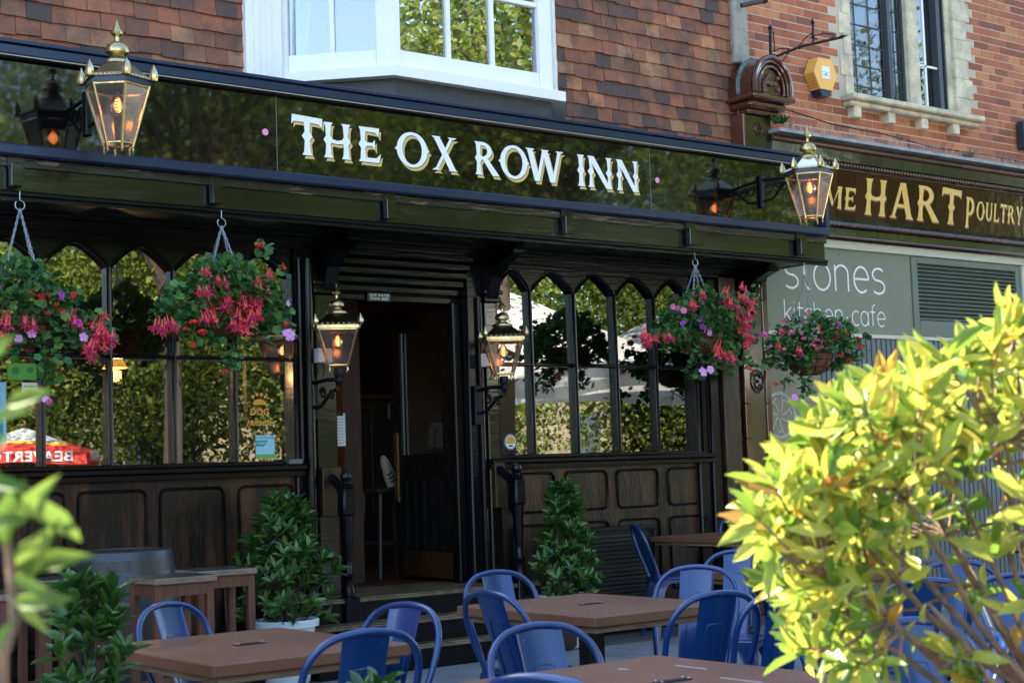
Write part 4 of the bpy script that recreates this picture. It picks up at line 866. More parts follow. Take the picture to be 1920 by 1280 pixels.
# black box at the right edge
c=A(1917,255,-.08); t=thing('dark_alarm_box',(c.x+.06,0,c.z),'dark blue grey box on the brick wall at the right edge','alarm box'); Bx(-.07,.10,-.12,-.01,-.14,.16,.02).build('box_body',mat('dark_box',(.02,.03,.045),.5),t); Bx(-.04,.07,-.125,-.1205,-.08,.08,.002).build('cover_plate',navy,t)
# iron sign bracket
c=A(1445,112,-.20); ib=thing('iron_sign_bracket',(c.x,c.y,c.z),'black wrought iron sign bracket with scrolls and spear tip above the arched console','sign bracket')
def P3(px,py): q=A(px,py,-.20-(px-1445)/145*.45); return q-Vector(ib.location)
m=MB(); m.tube([P3(1444,55),P3(1445,112)],.013,8); m.tube([P3(1446,110),P3(1500,88),P3(1575,71)],.012,8); m.tube([P3(1525,82),P3(1524,45)],.010,8)
def scr(a,b,s=1,sg=1):
    p=P3(*a);q=P3(*b); d=q-p; L=d.length; u=d.normalized(); v=Vector((0,0,1))*sg; pts=[p+u*(.02*math.cos(k*.8)*(1-k*.04))*s+v*(.02*math.sin(k*.8))*s for k in range(7,0,-1)]
    pts+=[p.lerp(q,f)+v*(math.sin(f*PI)*.03) for f in (.25,.5,.75)]; pts+=[q-u*(.02*math.cos(k*.8))*s*(1-k*.04)+v*.02*math.sin(k*.8)*s for k in range(1,8)]; return pts
for a,b,s,g in (((1450,100),(1475,95),1,1),((1500,88),(1520,68),1,1),((1530,70),(1560,68),1,1),((1450,65),(1452,90),1,1),((1457,120),(1478,97),1,-1)): m.tube(scr(a,b,s,g),.006,6)
m.build('iron_scrollwork',iron,ib,True)
m=MB(); 
q=P3(1590,66); p=P3(1573,71); m.tube([p,p.lerp(q,.3),p.lerp(q,.5),q],[.008,.02,.012,.001],6); m.build('spear_finial',iron,ib); m=MB(); p=P3(1524,47); m.tube([p,p+Vector((0,0,.02)),p+Vector((0,0,.035)),p+Vector((0,0,.07))],[.006,.02,.012,.001],6); m.build('spear_finial',iron,ib); m=MB(); p=P3(1444,56); m.tube([p,p+Vector((0,0,.02)),p+Vector((0,0,.045))],[.02,.022,.002],6)
m.build('spear_finial',iron,ib)
c=A(1408,8,-.3); t=thing('pipe_bracket',(c.x,c.y,c.z),'short dark metal arm on the grey stone pier at the top edge','bracket'); MB().tube([(-.09,.03,-.02),(.10,-.05,.03)],.022,10).build('metal_arm',lead,t,True); MB().tube([(.10,-.05,.03),(.13,-.06,.045)],.028,10).build('end_cap',iron,t,True)
# =================================================================== STICKERS, POSTERS
def flat(name,x0,x1,z0,z1,y,m,par): return part(Bx(x0,x1,y-.001,y,z0,z1),name,m,par)
y=.0205
c0=A(479,816,y);c1=A(515,858,y); t=thing('window_sticker',(c0.x,y,c1.z),'light blue and green square sticker low in the left window','sticker')
W=c1.x-c0.x; Hh=c0.z-c1.z
Bx(0,W,-.0012,0,0,Hh).build('sticker_sheet',skyp,t); MB().prism([(0,.52*Hh),(W*.45,.52*Hh),(W*.65,.78*Hh),(0,.78*Hh)],-.0022,-.0014).build('teal_panel',tealp,t); Bx(0,W,-.0022,-.0014,.0,.17*Hh).build('green_hills',grnp,t)
text('ACCEPTED HERE',.017,tealp,t,(W/2,-.003,Hh*.89),sx=1.0); text('SALISBURY',.013,whitep,t,(W*.28,-.004,Hh*.65))
c=A(487,785,y); t=thing('window_decal',(c.x,y,c.z),'amber dog friendly lettering with a paw print on the glass','window decal')
text('DOG',.062,dogp,t,(.0,-.002,.045),name='decal_lettering',off=.0015); text('FRIENDLY',.048,dogp,t,(.01,-.002,-.03),name='decal_lettering',shear=.3,off=.001)
m=MB(); m.prism([(-.05,.095)]+[(.05*math.cos(PI-PI*k/10),.095+.04*math.sin(PI*k/10)) for k in range(11)],-.003,-.002)
for x_,z_ in ((-.05,.15),(-.02,.165),(.015,.165),(.045,.15)): m.lathe([(.012,0),(.012,.001)],(x_,-.002,z_),10,T=Matrix.Rotation(R_(90),4,'X'))
m.build('paw_print',dogp,t)
c=A(957,828,y); t=thing('round_window_sticker',(c.x,y,c.z),'round yellow and blue sticker in the right window','sticker')
RX=Matrix.Rotation(R_(90),4,'X')
MB().lathe([(.062,0),(.062,.001)],(0,0,0),28,T=RX).build('blue_ring',mat('dull_blue_print',(.12,.16,.28),.5),t); MB().lathe([(.050,.0012),(.050,.002)],(0,0,0),28,T=RX).build('white_disc',whitep,t)
MB().prism([(.045*math.cos(R_(a)),.045*math.sin(R_(a))) for a in range(-20,201,10)],-.0035,-.0025).build('amber_disc',dogp,t); Bx(-.02,.02,-.0035,-.0025,-.038,-.024).build('small_print',blackp,t)
for k in range(4): Bx(-.025,.025-.006*k,-.0042,-.0036,.025-.012*k,.028-.012*k).build('print_line',mat('print_brown',(.3,.16,.04),.6),t)
c0=A(14,690,y);c1=A(69,712,y); t=thing('green_window_sign',(c0.x,y,c1.z),'small green sign in the left window behind trailing leaves','sign'); Bx(0,c1.x-c0.x,-.0012,0,0,c0.z-c1.z+.03).build('sign_sheet',grnp,t); MB().lathe([(.025,0),(.025,.001)],(.05,-.0014,.055),14,T=RX).lathe([(.02,0),(.02,.001)],(.14,-.0014,.06),14,T=RX).build('sign_print',mat('dark_green_print',(.05,.22,.03),.5),t)
c0=A(41,717,y);c1=A(72,745,y); t=thing('white_window_sticker',(c0.x,y,c1.z),'white printed sticker beside the green sign in the left window','sticker'); Bx(0,c1.x-c0.x,-.0012,0,0,c0.z-c1.z).build('sticker_sheet',whitep,t); text('Tripadvisor',.017,blackp,t,((c1.x-c0.x)/2,-.0025,(c0.z-c1.z)*.75))
c0=A(-20,716,y);c1=A(12,830,y); t=thing('blue_window_poster',(c0.x,y,c1.z),'pale blue poster in the left window at the frame edge','poster'); Bx(0,c1.x-c0.x,-.0012,0,0,c0.z-c1.z).build('poster_sheet',skyp,t); Bx(.02,c1.x-c0.x-.02,-.0022,-.0014,.02,.16).build('poster_picture',tealp,t)
# notice board in the doorway
c=A(637,805,.42); t=thing('notice_sheet',(c.x,.43,c.z),'white notice sheet hanging inside the doorway','notice'); Bx(-.05,.05,-.008,0,-.12,.12).build('sheet',paper,t); Bx(-.03,.03,-.014,-.0085,.10,.125).build('clip',iron,t)
m=MB()
for k in range(9): m.box(-.04,.03,-.0092,-.0084,-.10+k*.022,-.097+k*.022)
m.build('printed_lines',ink,t)
# ashtray dish on the sill
c=A(556,871,-.09); t=thing('steel_ashtray',(c.x,-.06,1.385),'small shiny steel ashtray on the window sill beside the post','ashtray'); MB().lathe([(.05,0),(.06,.005),(.065,.03),(.06,.032),(.055,.012)],(0,0,0),20).build('dish',steel,t,True); MB().lathe([(.066,.032),(.068,.037),(.062,.037)],(0,0,0),20).build('rim',steel,t,True)
# =================================================================== INTERIOR FURNITURE, PERSON'S FOOT
sx,sy,sz=A(725,914,1.3); stl=thing('bar_stool',(sx,sy,.475),'dark bar stool inside the doorway with a foot resting on it','stool')
hz=sz-.475
Bx(-.19,.19,-.17,.17,hz-.04,hz,.01).build('seat',intd,stl)
for a in (-1,1):
    for b in (-1,1): MB().tube([(a*.14,b*.12,hz-.04),(a*.18,b*.15,0)],.018,8).build('leg',intd,stl)
for b_ in (-.135,.135): Bx(-.16,.16,b_-.01,b_+.01,.26,.29).build('stretcher',intd,stl)
def skinned(name,nodes,edges,radii,m,parent=None,sub_=2):
    me=bpy.data.meshes.new(name); me.from_pydata(nodes,edges,[]); o=bpy.data.objects.new(name,me); COL.objects.link(o)
    sk=o.modifiers.new('s','SKIN'); 
    if not me.skin_vertices: bpy.context.view_layer.objects.active=o
    for i,r in enumerate(radii): me.skin_vertices[0].data[i].radius=(r,r)
    me.skin_vertices[0].data[0].use_root=True
    ss=o.modifiers.new('u','SUBSURF'); ss.levels=sub_; ss.render_levels=sub_
    dgr=bpy.context.evaluated_depsgraph_get(); dgr.update(); m2=bpy.data.meshes.new_from_object(o.evaluated_get(dgr)); bpy.data.objects.remove(o)
    m2.name=name; m2.materials.clear(); m2.materials.append(m)
    m2.polygons.foreach_set('use_smooth',[True]*len(m2.polygons)); q=bpy.data.objects.new(name,m2); COL.objects.link(q)
    if parent: q.parent=parent
    return q
fx,fy,fz=A(718,912,1.3)
pr_=thing('person',(fx+1.0,1.55,.475),'person in dark trousers with one striped trainer up on the bar stool','person')
o=Vector(pr_.location)
foot=Vector((fx+.10,fy,fz+.06))-o
nodes=[(0,.1,.72),(0,.12,.95),(0,.12,1.2),(0,.1,1.34),(0,.08,1.42),(-.02,.06,1.53),(-.18,.1,1.28),(-.25,-.05,1.05),(-.30,-.2,.95),(.18,.12,1.28),(.22,0,1.05),(.1,-.2,.95),(-.12,.02,.72),(-.52,-.15,.92),tuple(foot),(.14,.0,.70),(.1,-.42,.72),(.1,-.45,.12)]
edges=[(0,1),(1,2),(2,3),(3,4),(4,5),(2,6),(6,7),(7,8),(2,9),(9,10),(10,11),(0,12),(12,13),(13,14),(0,15),(15,16),(16,17)]
skinned('body',nodes,edges,[.15,.14,.15,.07,.06,.095,.07,.05,.03,.07,.05,.03,.11,.07,.045,.11,.07,.045],denim,pr_)
skinned('shirt',[(0,.1,.82),(0,.12,1.0),(0,.12,1.22),(-.19,.1,1.28),(-.25,-.04,1.06),(.19,.12,1.28),(.22,.01,1.06)],[(0,1),(1,2),(2,3),(3,4),(2,5),(5,6)],[.16,.155,.16,.08,.06,.08,.06],shirt,pr_)
MB().lathe([(.03,1.40),(.07,1.44),(.095,1.53),(.085,1.61),(.03,1.65)],(-.02,.06,0),16).build('head',skin,pr_,True); MB().lathe([(.09,1.56),(.10,1.60),(.085,1.66),(.02,1.69)],(-.02,.08,0),16).build('hair',hair,pr_,True)
# trainer: sole standing up on its heel, toe up-left
sh=MB(); fT=Matrix.Translation(foot+Vector((-.03,-.03,-.04)))@Matrix.Rotation(R_(-33),4,'Y')
def loft(secs,mi):
    vs=[];fs=[];n=12
    for (x,y,z,wy,hz_) in secs:
        for k in range(n): a=2*PI*k/n; vs.append(fT@Vector((x,y+wy*math.cos(a),z+hz_*math.sin(a))))
    for i in range(len(secs)-1): fs+=[(i*n+k,i*n+(k+1)%n,(i+1)*n+(k+1)%n,(i+1)*n+k) for k in range(n)]
    fs+=[tuple(range(n))[::-1],tuple((len(secs)-1)*n+k for k in range(n))]; sh.mi(mi).add(vs,fs)
# local x runs up the foot (heel 0 -> toe), local -z is the sole side facing left
def up(z,y,th,w): return (z,y,th,w)
fT=Matrix.Translation(foot+Vector((.02,-.03,-.05)))@Matrix.Rotation(R_(-118),4,'Y')
loft([(-.02,0,.035,.028,.03),(.03,0,.045,.036,.045),(.09,0,.04,.038,.042),(.16,0,.03,.044,.032),(.22,0,.022,.045,.024),(.262,0,.015,.03,.014)],0)
loft([(-.03,0,.0,.03,.010),(.05,0,.0,.034,.012),(.15,0,0,.044,.012),(.23,0,.002,.045,.012),(.272,0,.006,.028,.009)],1)
for k in range(3): loft([(.055+k*.032,-.031,.030,.010,.034),(.068+k*.032,-.033,.036,.010,.032)],2)
loft([(-.024,0,.050,.0285,.034),(.022,0,.058,.034,.036)],2)
sh.build('trainer',[shoew,shoew,shoeg],pr_,True)
MB().tube([foot+Vector((.0,0,-.03)),foot+Vector((.07,0,.0)),foot+Vector((.12,0,.02))],[.034,.034,.04],10).build('sock',shoew,pr_,True)
# pub glass on a shelf inside the door glass
c=A(812,800,1.0); t=thing('menu_and_glass_shelf',(c.x,c.y,1.5),'dark wooden ledge inside the door carrying a glass','shelf'); 
Bx(-.35,.4,-.1,.1,-.03,0,.005).build('ledge',intw,t); Bx(-.3,-.26,-.08,.08,-1.03,-.03).build('support',intw,t)
gt=thing('drinking_glass',(c.x-.02,c.y,1.501),'tall clear drinking glass on the ledge inside the door','glass'); MB().lathe([(.03,0),(.035,.1),(.037,.15),(.034,.15),(.03,.02)],(0,0,0),16).build('glass_body',glass('clear_tumbler',.12,(.7,.8,.8),0,fmul=1.5),gt,True)
t=thing('menu_card',(c.x+.10,c.y+.05,1.501),'grey tapered menu card on the ledge inside the door','menu'); MB().prism([(-.06,0),(.06,0),(.09,.2),(-.09,.2)],-.003,.003).build('card',mat('grey_card',(.25,.26,.28),.7),t); Bx(-.06,.06,-.0042,-.0032,.12,.13).build('card_print',ink,t)
for k,(px,py,Yy,lab) in enumerate(((216,690,1.2,'orange glowing pendant lamp seen through the left window'),(1135,600,1.6,'orange glowing pendant lamp seen through the right window'))):
    c=A(px,py,Yy); t=thing('pendant_lamp',(c.x,c.y,c.z),lab,'pendant lamp','pendant lamps inside the pub')
    MB().lathe([(.02,.10),(.04,.08),(.09,.0),(.085,.0),(.035,.07)],(0,0,0),20).build('shade',mat('amber_shade',(.4,.15,.03),.5,emit=(1,.35,.05),estr=.22),t,True); MB().tube([(0,0,.12),(0,0,3.02-c.z)],.004,6).build('cord',iron,t)
    l=bpy.data.lights.new('pendant_light','POINT'); l.energy=5; l.color=(1,.55,.22); l.shadow_soft_size=.05; lo=bpy.data.objects.new('pendant_light',l); COL.objects.link(lo); lo.parent=t; lo.location=(0,0,-.05)
c=A(1195,810,1.9); t=thing('wooden_counter',(c.x,c.y,.475),'yellow wooden counter inside the right window','counter')
Bx(-.5,.6,-.3,.3,0,c.z-.30,.01).build('counter_body',mat('yellow_wood',(.50,.30,.06),.4),t); Bx(-.55,.65,-.33,.33,c.z-.299,c.z-.26,.01).build('counter_top',mat('honey_wood',(.6,.38,.1),.3),t)
c=A(1195,640,3.5); t=thing('picture_frame',(c.x,4.46,c.z),'framed picture on the wall seen through the right window','picture'); Bx(-.5,.5,-.03,0,-.6,.6,.008).build('frame',mat('pale_frame',(.25,.25,.22),.5),t); Bx(-.42,.42,-.035,-.0305,-.52,.52).build('print',intd,t)
# =================================================================== FURNITURE ON THE PATIO
def make_chair(name='metal_chair'):
    t=bpy.data.objects.new(name,None); COL.objects.link(t)
    s=MB().box(-.175,.175,-.165,.175,.438,.452,.006).box(-.145,.145,-.135,.145,.4525,.456,.001)
    for sg_ in (-1,1):
        for ax in (0,1):                        # arched aprons between the legs
            n=10; up_=[];lo_=[]
            for k in range(n+1):
                u=-.165+.33*k/n; up_.append((u,.4375)); lo_.append((u,.4375-.075*(abs(u)/.165)**3-.022))
            poly=up_+lo_[::-1]
            if ax==0: T=Matrix.Translation((0,sg_*.172,0)); s.prism(poly,-.0018,.0018,T=T)
            else: T=Matrix.Translation((sg_*.172,.003,0))@Matrix.Rotation(R_(90),4,'Z'); s.prism(poly,-.0018,.0018,T=T)
    s.build('seat',blue,t)
    for a in (-1,1):
        for b in (-1,1):
            m=MB(); tz=.436; 
            for (ux,uy) in ((1,0),(0,1)):
                P=[]; K=[(tz,.168,.085),(.34,.178,.052),(.2,.195,.040),(0,.222,.030)]
                for z_,c_,w_ in K:
                    P.append(Vector((a*c_,b*c_,z_))); P.append(Vector((a*(c_-w_*ux),b*(c_-w_*uy),z_)))
                m.add(P,[(2*k,2*k+1,2*k+3,2*k+2) for k in range(3)])
                m.tube([P[1],P[3],P[5],P[7]],.0045,5)
            m.tube([Vector((a*c_,b*c_,z_)) for z_,c_,w_ in K],.006,6); m.box(a*.212-.016,a*.212+.016,b*.212-.016,b*.212+.016,-.0,.018,.003)
            m.build('leg',blue,t)
    MB().tube([(-.18,-.18,.20),(0,0,.235),(.18,.18,.20)],.006,6).tube([(-.18,.18,.20),(0,0,.222),(.18,-.18,.20)],.006,6).box(-.02,.02,-.02,.02,.215,.245).build('brace',iron,t)
    # hoop
    K=[(.155,-.155,.44),(.168,-.185,.54),(.182,-.222,.64),(.184,-.252,.72),(.170,-.272,.775),(.135,-.288,.815),(.085,-.298,.838),(0,-.303,.848)]
    def cr(P,n=5):
        P=[Vector(p) for p in P]; o=[]
        for i in range(len(P)-1):
            p0=P[max(i-1,0)];p1=P[i];p2=P[i+1];p3=P[min(i+2,len(P)-1)]
            for k in range(n): f=k/n; o.append(.5*((2*p1)+(p2-p0)*f+(2*p0-5*p1+4*p2-p3)*f*f+(3*p1-p0-3*p2+p3)*f**3))
        o.append(P[-1]); return o
    MB().tube(cr(K+[(-x,y,z) for x,y,z in K[::-1][1:]]),.0115,10).build('back_hoop',blue,t,True)
    m=MB(); rows=8; L=[]
    for k in range(rows+1):
        f=k/rows; z_=.44+f*.405; y_=-.160-.142*f-.0*math.sin(f*PI); w_=.066+.010*f; L.append((w_,y_,z_))
    vs=[]
    for w_,y_,z_ in L: vs+=[(-w_,y_+.006,z_),(-w_*.85,y_,z_),(w_*.85,y_,z_),(w_,y_+.006,z_)]
    m.add(vs,[(4*k+j,4*k+j+1,4*k+j+5,4*k+j+4) for k in range(rows) for j in range(3)])
    for sgn in (-1,1): m.tube([(sgn*.037,-.166-.142*.10,.49),(sgn*.037,-.160-.142*.68+.0,.715),(sgn*.030,-.160-.142*.74,.738),(0,-.160-.142*.75,.742)],.0032,5)
    m.build('back_slat',blue,t,True)
    return t
proto=make_chair()
cg='blue metal chairs around the patio tables'
# (px,py of hoop top, facing angle of the seat in degrees measured from +X, label)
chairs=[((310,1130,.85),-68,'blue metal chair behind the left table, beside the laurel'),
 ((690,1181,.85),83,'blue metal chair in front of the left table with dark slat back towards us'),
 ((764,1130,.85),192,'blue metal chair right of the left table, slat leaning in front of the steps'),
 ((928,1070,.85),-95,'blue metal chair behind the middle table with hoop against the door steps'),
 ((912,1108,.85),2,'blue metal chair left of the middle table with dark slat, in front of another hoop'),
 ((1006,1169,.85),-97,'blue metal chair with paint chips on its slat, between the middle and front tables'),
 ((1308,1060,.85),-150,'blue metal chair behind the right end of the middle table with worn hoop top'),
 ((1350,1109,.85),78,'blue metal chair in front of the right end of the middle table, beside the shrub'),
 ((1177,984,.85),-28,'blue metal chair seen in profile left of the far table against the pub wall'),
 ((1375,966,.85),-105,'blue metal chair behind the far table by the corner pilaster'),
 ((1385,1031,.85),-150,'blue metal chair with pale worn slat left of the shrub, facing us'),
 ((1005,1266,.85),20,'blue metal chair cut by the bottom edge at the left end of the front table'),
 ((1500,1058,.85),-90,'blue metal chair behind the shrub beside the hidden brown table'),
 ((1480,1105,.85),75,'blue metal chair low behind the shrub with broad dark slat'),
 ((1640,1150,.85),110,'blue metal chair behind the middle of the shrub above the front table'),
 ((1790,1050,.85),-120,'blue metal chair behind the right of the shrub near the ribbed shutter'),
 ((1735,1085,.85),60,'blue metal chair behind the bare twigs of the shrub'),
 ((1880,1190,.85),130,'blue metal chair at the lower right corner behind the shrub stems'),
 ((1570,1125,.85),60,'blue metal chair behind the shrub, left of the lower right table edge'),
 ((1700,1160,.85),-110,'blue metal chair behind the shrub twigs with its seat towards us'),
 ((1830,1110,.85),-60,'blue metal chair behind the upright shrub stems near the right edge'),
 ((1910,1075,.85),-150,'blue metal chair partly cut by the right edge behind the shrub')]
def onZ(px,py,Z):
    d=right*(px-960)+down*(py-640)+fwd*F_PX; return CAM+d*((Z-H_EYE)/d.z)
for i,((px,py,hz_),an,lab) in enumerate(chairs):
    c_=proto if i==0 else copy_tree(proto)
    top=onZ(px,py,.852); 
    if i==8: top=Vector((7.95,-.50,.85))
    if i==9: top=Vector((9.35,-.22,.85))
    rz=R_(an-90); off=Matrix.Rotation(rz,3,'Z')@Vector((0,-.303,0))
    c_.location=(top.x-off.x,top.y-off.y,0); c_.rotation_euler=(0,0,rz); tag(c_,lab,'chair',cg)
def make_table():
    t=bpy.data.objects.new('patio_table',None); COL.objects.link(t)
    Bx(-.355,.355,-.44,.44,.70,.74,.004).build('tabletop',tabm,t)
    MB().box(-.33,.33,-.415,.415,.675,.6995,.003).build('apron',batt,t)
    MB().box(-.04,.04,-.04,.04,.03,.674,.006).build('column',iron,t)
    MB().box(-.27,.27,-.035,.035,.004,.03,.006).box(-.035,.035,-.27,.27,.0045,.0305,.006).build('base',iron,t); Bx(-.2,.2,-.2,.2,.655,.6745).build('mount_plate',iron,t)
    m=MB().mi(0).box(-.055,.055,-.018,.018,.7405,.7435,.001).mi(1)
    for a in (-1,1):
        for b in (-1,1): m.lathe([(.004,.744),(.004,.7465),(.002,.7475)],(a*.047,b*.011,0),8)
    m.build('centre_plate',[iron,steel],t)
    return t
tg='brown topped patio tables'
tp=make_table()
TB=[((2.51,-4.58),0,'brown square topped table at the left with pale batten below'),((4.13,-4.45),0,'brown patio table in the middle in front of the white pot'),((2.77,-6.36),0,'brown table at the bottom edge, nearest the camera, with pale scratches'),((8.66,-.74),0,'far brown table against the pub wall by the corner pilaster'),((6.05,-3.95),0,'brown table hidden behind the left of the shrub'),((8.9,-3.5),0,'brown table far right behind the shrub')]
for i,((x,y),rz,lab) in enumerate(TB):
    c_=tp if i==0 else copy_tree(tp); c_.location=(x,y,0); c_.rotation_euler=(0,0,R_(rz)); tag(c_,lab,'table',tg)
    if i==2:
        m=MB()
        for a,b,c2,d2 in ((.08,.30,.20,.26),(.22,.22,.30,.10),(.12,-.05,.16,-.2)): m.box(min(a,c2),min(a,c2)+.004,min(b,d2),max(b,d2),.7403,.741)
        m.build('scratch',scratch,c_)
# stools
def make_stool(hh):
    t=bpy.data.objects.new('bar_stool',None); COL.objects.link(t)
    MB().box(-.18,.18,-.165,.165,hh-.035,hh-.003,.003).build('seat',edgew,t); Bx(-.176,.176,-.161,.161,hh-.0028,hh,0).build('seat_surface',topd,t)
    MB().box(-.15,.15,-.145,-.12,hh-.10,hh-.036).box(-.15,.15,.12,.145,hh-.10,hh-.036).box(-.165,-.14,-.119,.119,hh-.10,hh-.036).box(.14,.165,-.119,.119,hh-.10,hh-.036).build('apron',redw,t)
    for a in (-1,1):
        for b in (-1,1): MB().box(a*.15-.02,a*.15+.02,b*.13-.02,b*.13+.02,0,hh-.0365,.003).build('leg',redw,t)
    for b_ in (-.13,.13): Bx(-.13,.13,b_-.01,b_+.01,.22,.25).build('foot_rail',redw,t)
    return t
s0=make_stool(.80)
for i,(x,y,rz,lab) in enumerate(((3.62,-1.64,2,'dark topped wooden stool in front of the barrel, beside the laurel'),(4.05,-1.30,-3,'orange brown wooden stool behind the front stool, beside the white pot'),(2.72,-1.9,4,'wooden stool at the left edge behind the blurred leaves'),(3.22,-1.1,8,'wooden stool left of the barrel, mostly behind the laurel'))):
    c_=s0 if i==0 else copy_tree(s0); c_.location=(x,y,0); c_.rotation_euler=(0,0,R_(rz)); tag(c_,lab,'stool','wooden stools by the barrel')
# barrel
bt=thing('barrel',(3.84,-.52,0),'dark oak barrel with steel hoops standing under the left window','barrel'); 
pf=[(.275,0),(.30,.1),(.325,.28),(.332,.45),(.325,.62),(.302,.79),(.285,.895),(.275,.90),(.272,.885)]
MB().lathe(pf,(0,0,0),32).build('staves',mat('oak_stave',(.045,.038,.032),.5,stretch=(6,6,.5),col2=(.02,.017,.014),nscale=4),bt,True)
def br_(z): 
    for (r0,z0),(r1,z1) in zip(pf[:-1],pf[1:]):
        if z0<=z<=z1: return r0+(r1-r0)*(z-z0)/(z1-z0)
for z0,z1 in ((.845,.893),(.70,.78),(.56,.60),(.30,.34),(.12,.20),(.0,.04)):
    MB().lathe([(br_(z0)+.003,z0),(br_(z1)+.003,z1),(br_(z1)-.004,z1+.001)],(0,0,0),32).build('hoop',mat('barrel_hoop',(.05,.058,.07),.42,.6),bt,True)
# =================================================================== PLANTS
def laurel_plant(name,loc,h,rad,label,cat='plant',potz=.40,potr=.16,L=.085,n=150,shape='egg',seed=3,m=laurel,potlabel=None,base=.0,grp=None):
    global rng; rng=np.random.default_rng(seed); t=thing(name,loc,label,cat,grp)
    z0=potz*.85; tips=[];ax=[]
    for i in range(n):
        f=rng.random()**.8; z=z0+.05+f*(h-z0-.05)
        prof_=math.sin(min(1,(f*.85+.15))*PI)**.6 if shape=='egg' else ((1-f*.82) if shape=='cone' else (1-f**1.6*.75))*min(1,.62+f*3)
        a=rng.uniform(0,6.28); rr=rad*prof_*(rng.uniform(.2,1)**.5)*(1+.25*math.sin(a*3+seed)+.22*math.sin(z*17+a*2+seed)+.10*math.sin(z*41+a))
        tips.append([rr*math.cos(a),rr*math.sin(a),z]); ax.append([math.cos(a)*(1-f*.6),math.sin(a)*(1-f*.6),.55+f])
    tips=np.array(tips);ax=np.array(ax)
    P,Dd,U,LL=whorls(tips,ax,8,L); leaves(P,Dd,U,LL,.36,LEAF,'foliage',m,t)
    s=MB()
    for i in range(0,n,3):
        p=Vector(tips[i]); q=Vector((p.x*.15,p.y*.15,max(potz*.8,p.z-.22))); s.tube([q,p.lerp(q,.4)+Vector((0,0,-.02)),p],[.006,.004,.003],5)
    s.tube([(0,0,potz*.7),(.01,0,h*.5),(0,0,h*.85)],[.016,.012,.005],6); s.build('stems',bark,t,True)
    if potr:
        p=MB().lathe([(potr*.74,0),(potr*.78,.01),(potr*.97,potz-.05),(potr*1.10,potz-.045),(potr*1.12,potz-.01),(potr*1.08,potz),(potr*.98,potz-.01),(potr*.92,potz-.05)],(0,0,0),36).build('pot',pot,t,True)
        MB().lathe([(potr*.90,potz-.06),(potr*.90,potz-.05)],(0,0,0),24).build('soil',soil,t)
    return t
lp1=laurel_plant('potted_laurel',(4.93,-.52,0),1.16,.33,'laurel in a white pot left of the door steps','potted laurel',.40,.19,.095,230,'egg2',21,grp='laurels in white pots')
lp2=laurel_plant('potted_laurel',(7.30,-.46,0),1.18,.30,'pointed laurel in a white lettered pot right of the door','potted laurel',.38,.185,.085,260,'cone',22,grp='laurels in white pots')
def wraptext(s,parent,z,r,a0,size):
    # letters wrapped round the pot, centre angle a0 (radians)
    cu=bpy.data.curves.new('t','FONT'); cu.body=s; cu.size=size; cu.align_x='CENTER'; cu.align_y='CENTER'; cu.extrude=.001; cu.space_character=1.2; cu.resolution_u=3
    o=bpy.data.objects.new('t',cu); COL.objects.link(o); d_=bpy.context.evaluated_depsgraph_get(); me=bpy.data.meshes.new_from_object(o.evaluated_get(d_)); bpy.data.objects.remove(o)
    for v in me.vertices:
        a=a0+v.co.x/r; rr=r+.0015+v.co.z; v.co=(rr*math.cos(a),rr*math.sin(a),z+v.co.y)
    me.materials.clear(); me.materials.append(ink); q=bpy.data.objects.new('pot_lettering',me); COL.objects.link(q); q.parent=parent
wraptext('GARDEN',lp2,.235,.176,R_(-132),.052)
laurel_plant('laurel_shrub',tuple(onZ(185,1180,.5).xy)[:2]+(0,),1.0,.175,'mid green laurel at the lower left in front of the stools','laurel',.40,.15,.085,75,'egg2',23)
bpy.data.objects['laurel_shrub'].location=(1.80,-4.95,0)
laurel_plant('small_laurel',(2.05,-6.05,0),.80,.14,'small laurel whose top leaves just reach the bottom edge','laurel',.40,.13,.07,26,'egg',24)
# ashtray / cast base by the steps
t=thing('cast_pot',(7.12,-.62,0),'short dark brown pot beside the door steps','pot'); MB().lathe([(.07,0),(.10,.03),(.115,.20),(.125,.205),(.125,.225),(.11,.225),(.10,.20)],(0,0,0),20).build('pot_body',mat('dark_brown_glaze',(.04,.025,.018),.4),t,True); MB().lathe([(.126,.226),(.13,.232),(.12,.235)],(0,0,0),20).build('rim',mat('dull_rim',(.08,.05,.03),.4),t,True)
# mesh screen
ms=thing('mesh_screen',(8.05,-.16,0),'dark patterned metal mesh box against the wall behind the far chair','mesh screen')
Bx(-.36,.36,-.05,.10,.06,.80).build('box_back',blackp,ms)
m=MB()
for i in range(22):
    for j in range(22):
        x_=-.35+i*.033; z_=.08+j*.033; m.tube([(x_,-.053,z_),(x_+.016,-.058,z_+.016),(x_+.033,-.053,z_)] if j%2 else [(x_,-.053,z_+.016),(x_+.016,-.058,z_),(x_+.033,-.053,z_+.016)],.0035,4)
m.build('metal_mesh',iron,ms); MB().box(-.38,.38,-.07,.12,.80,.83,.004).box(-.38,-.36,-.07,.12,0,.80).box(.36,.38,-.07,.12,0,.80).build('frame',iron,ms)
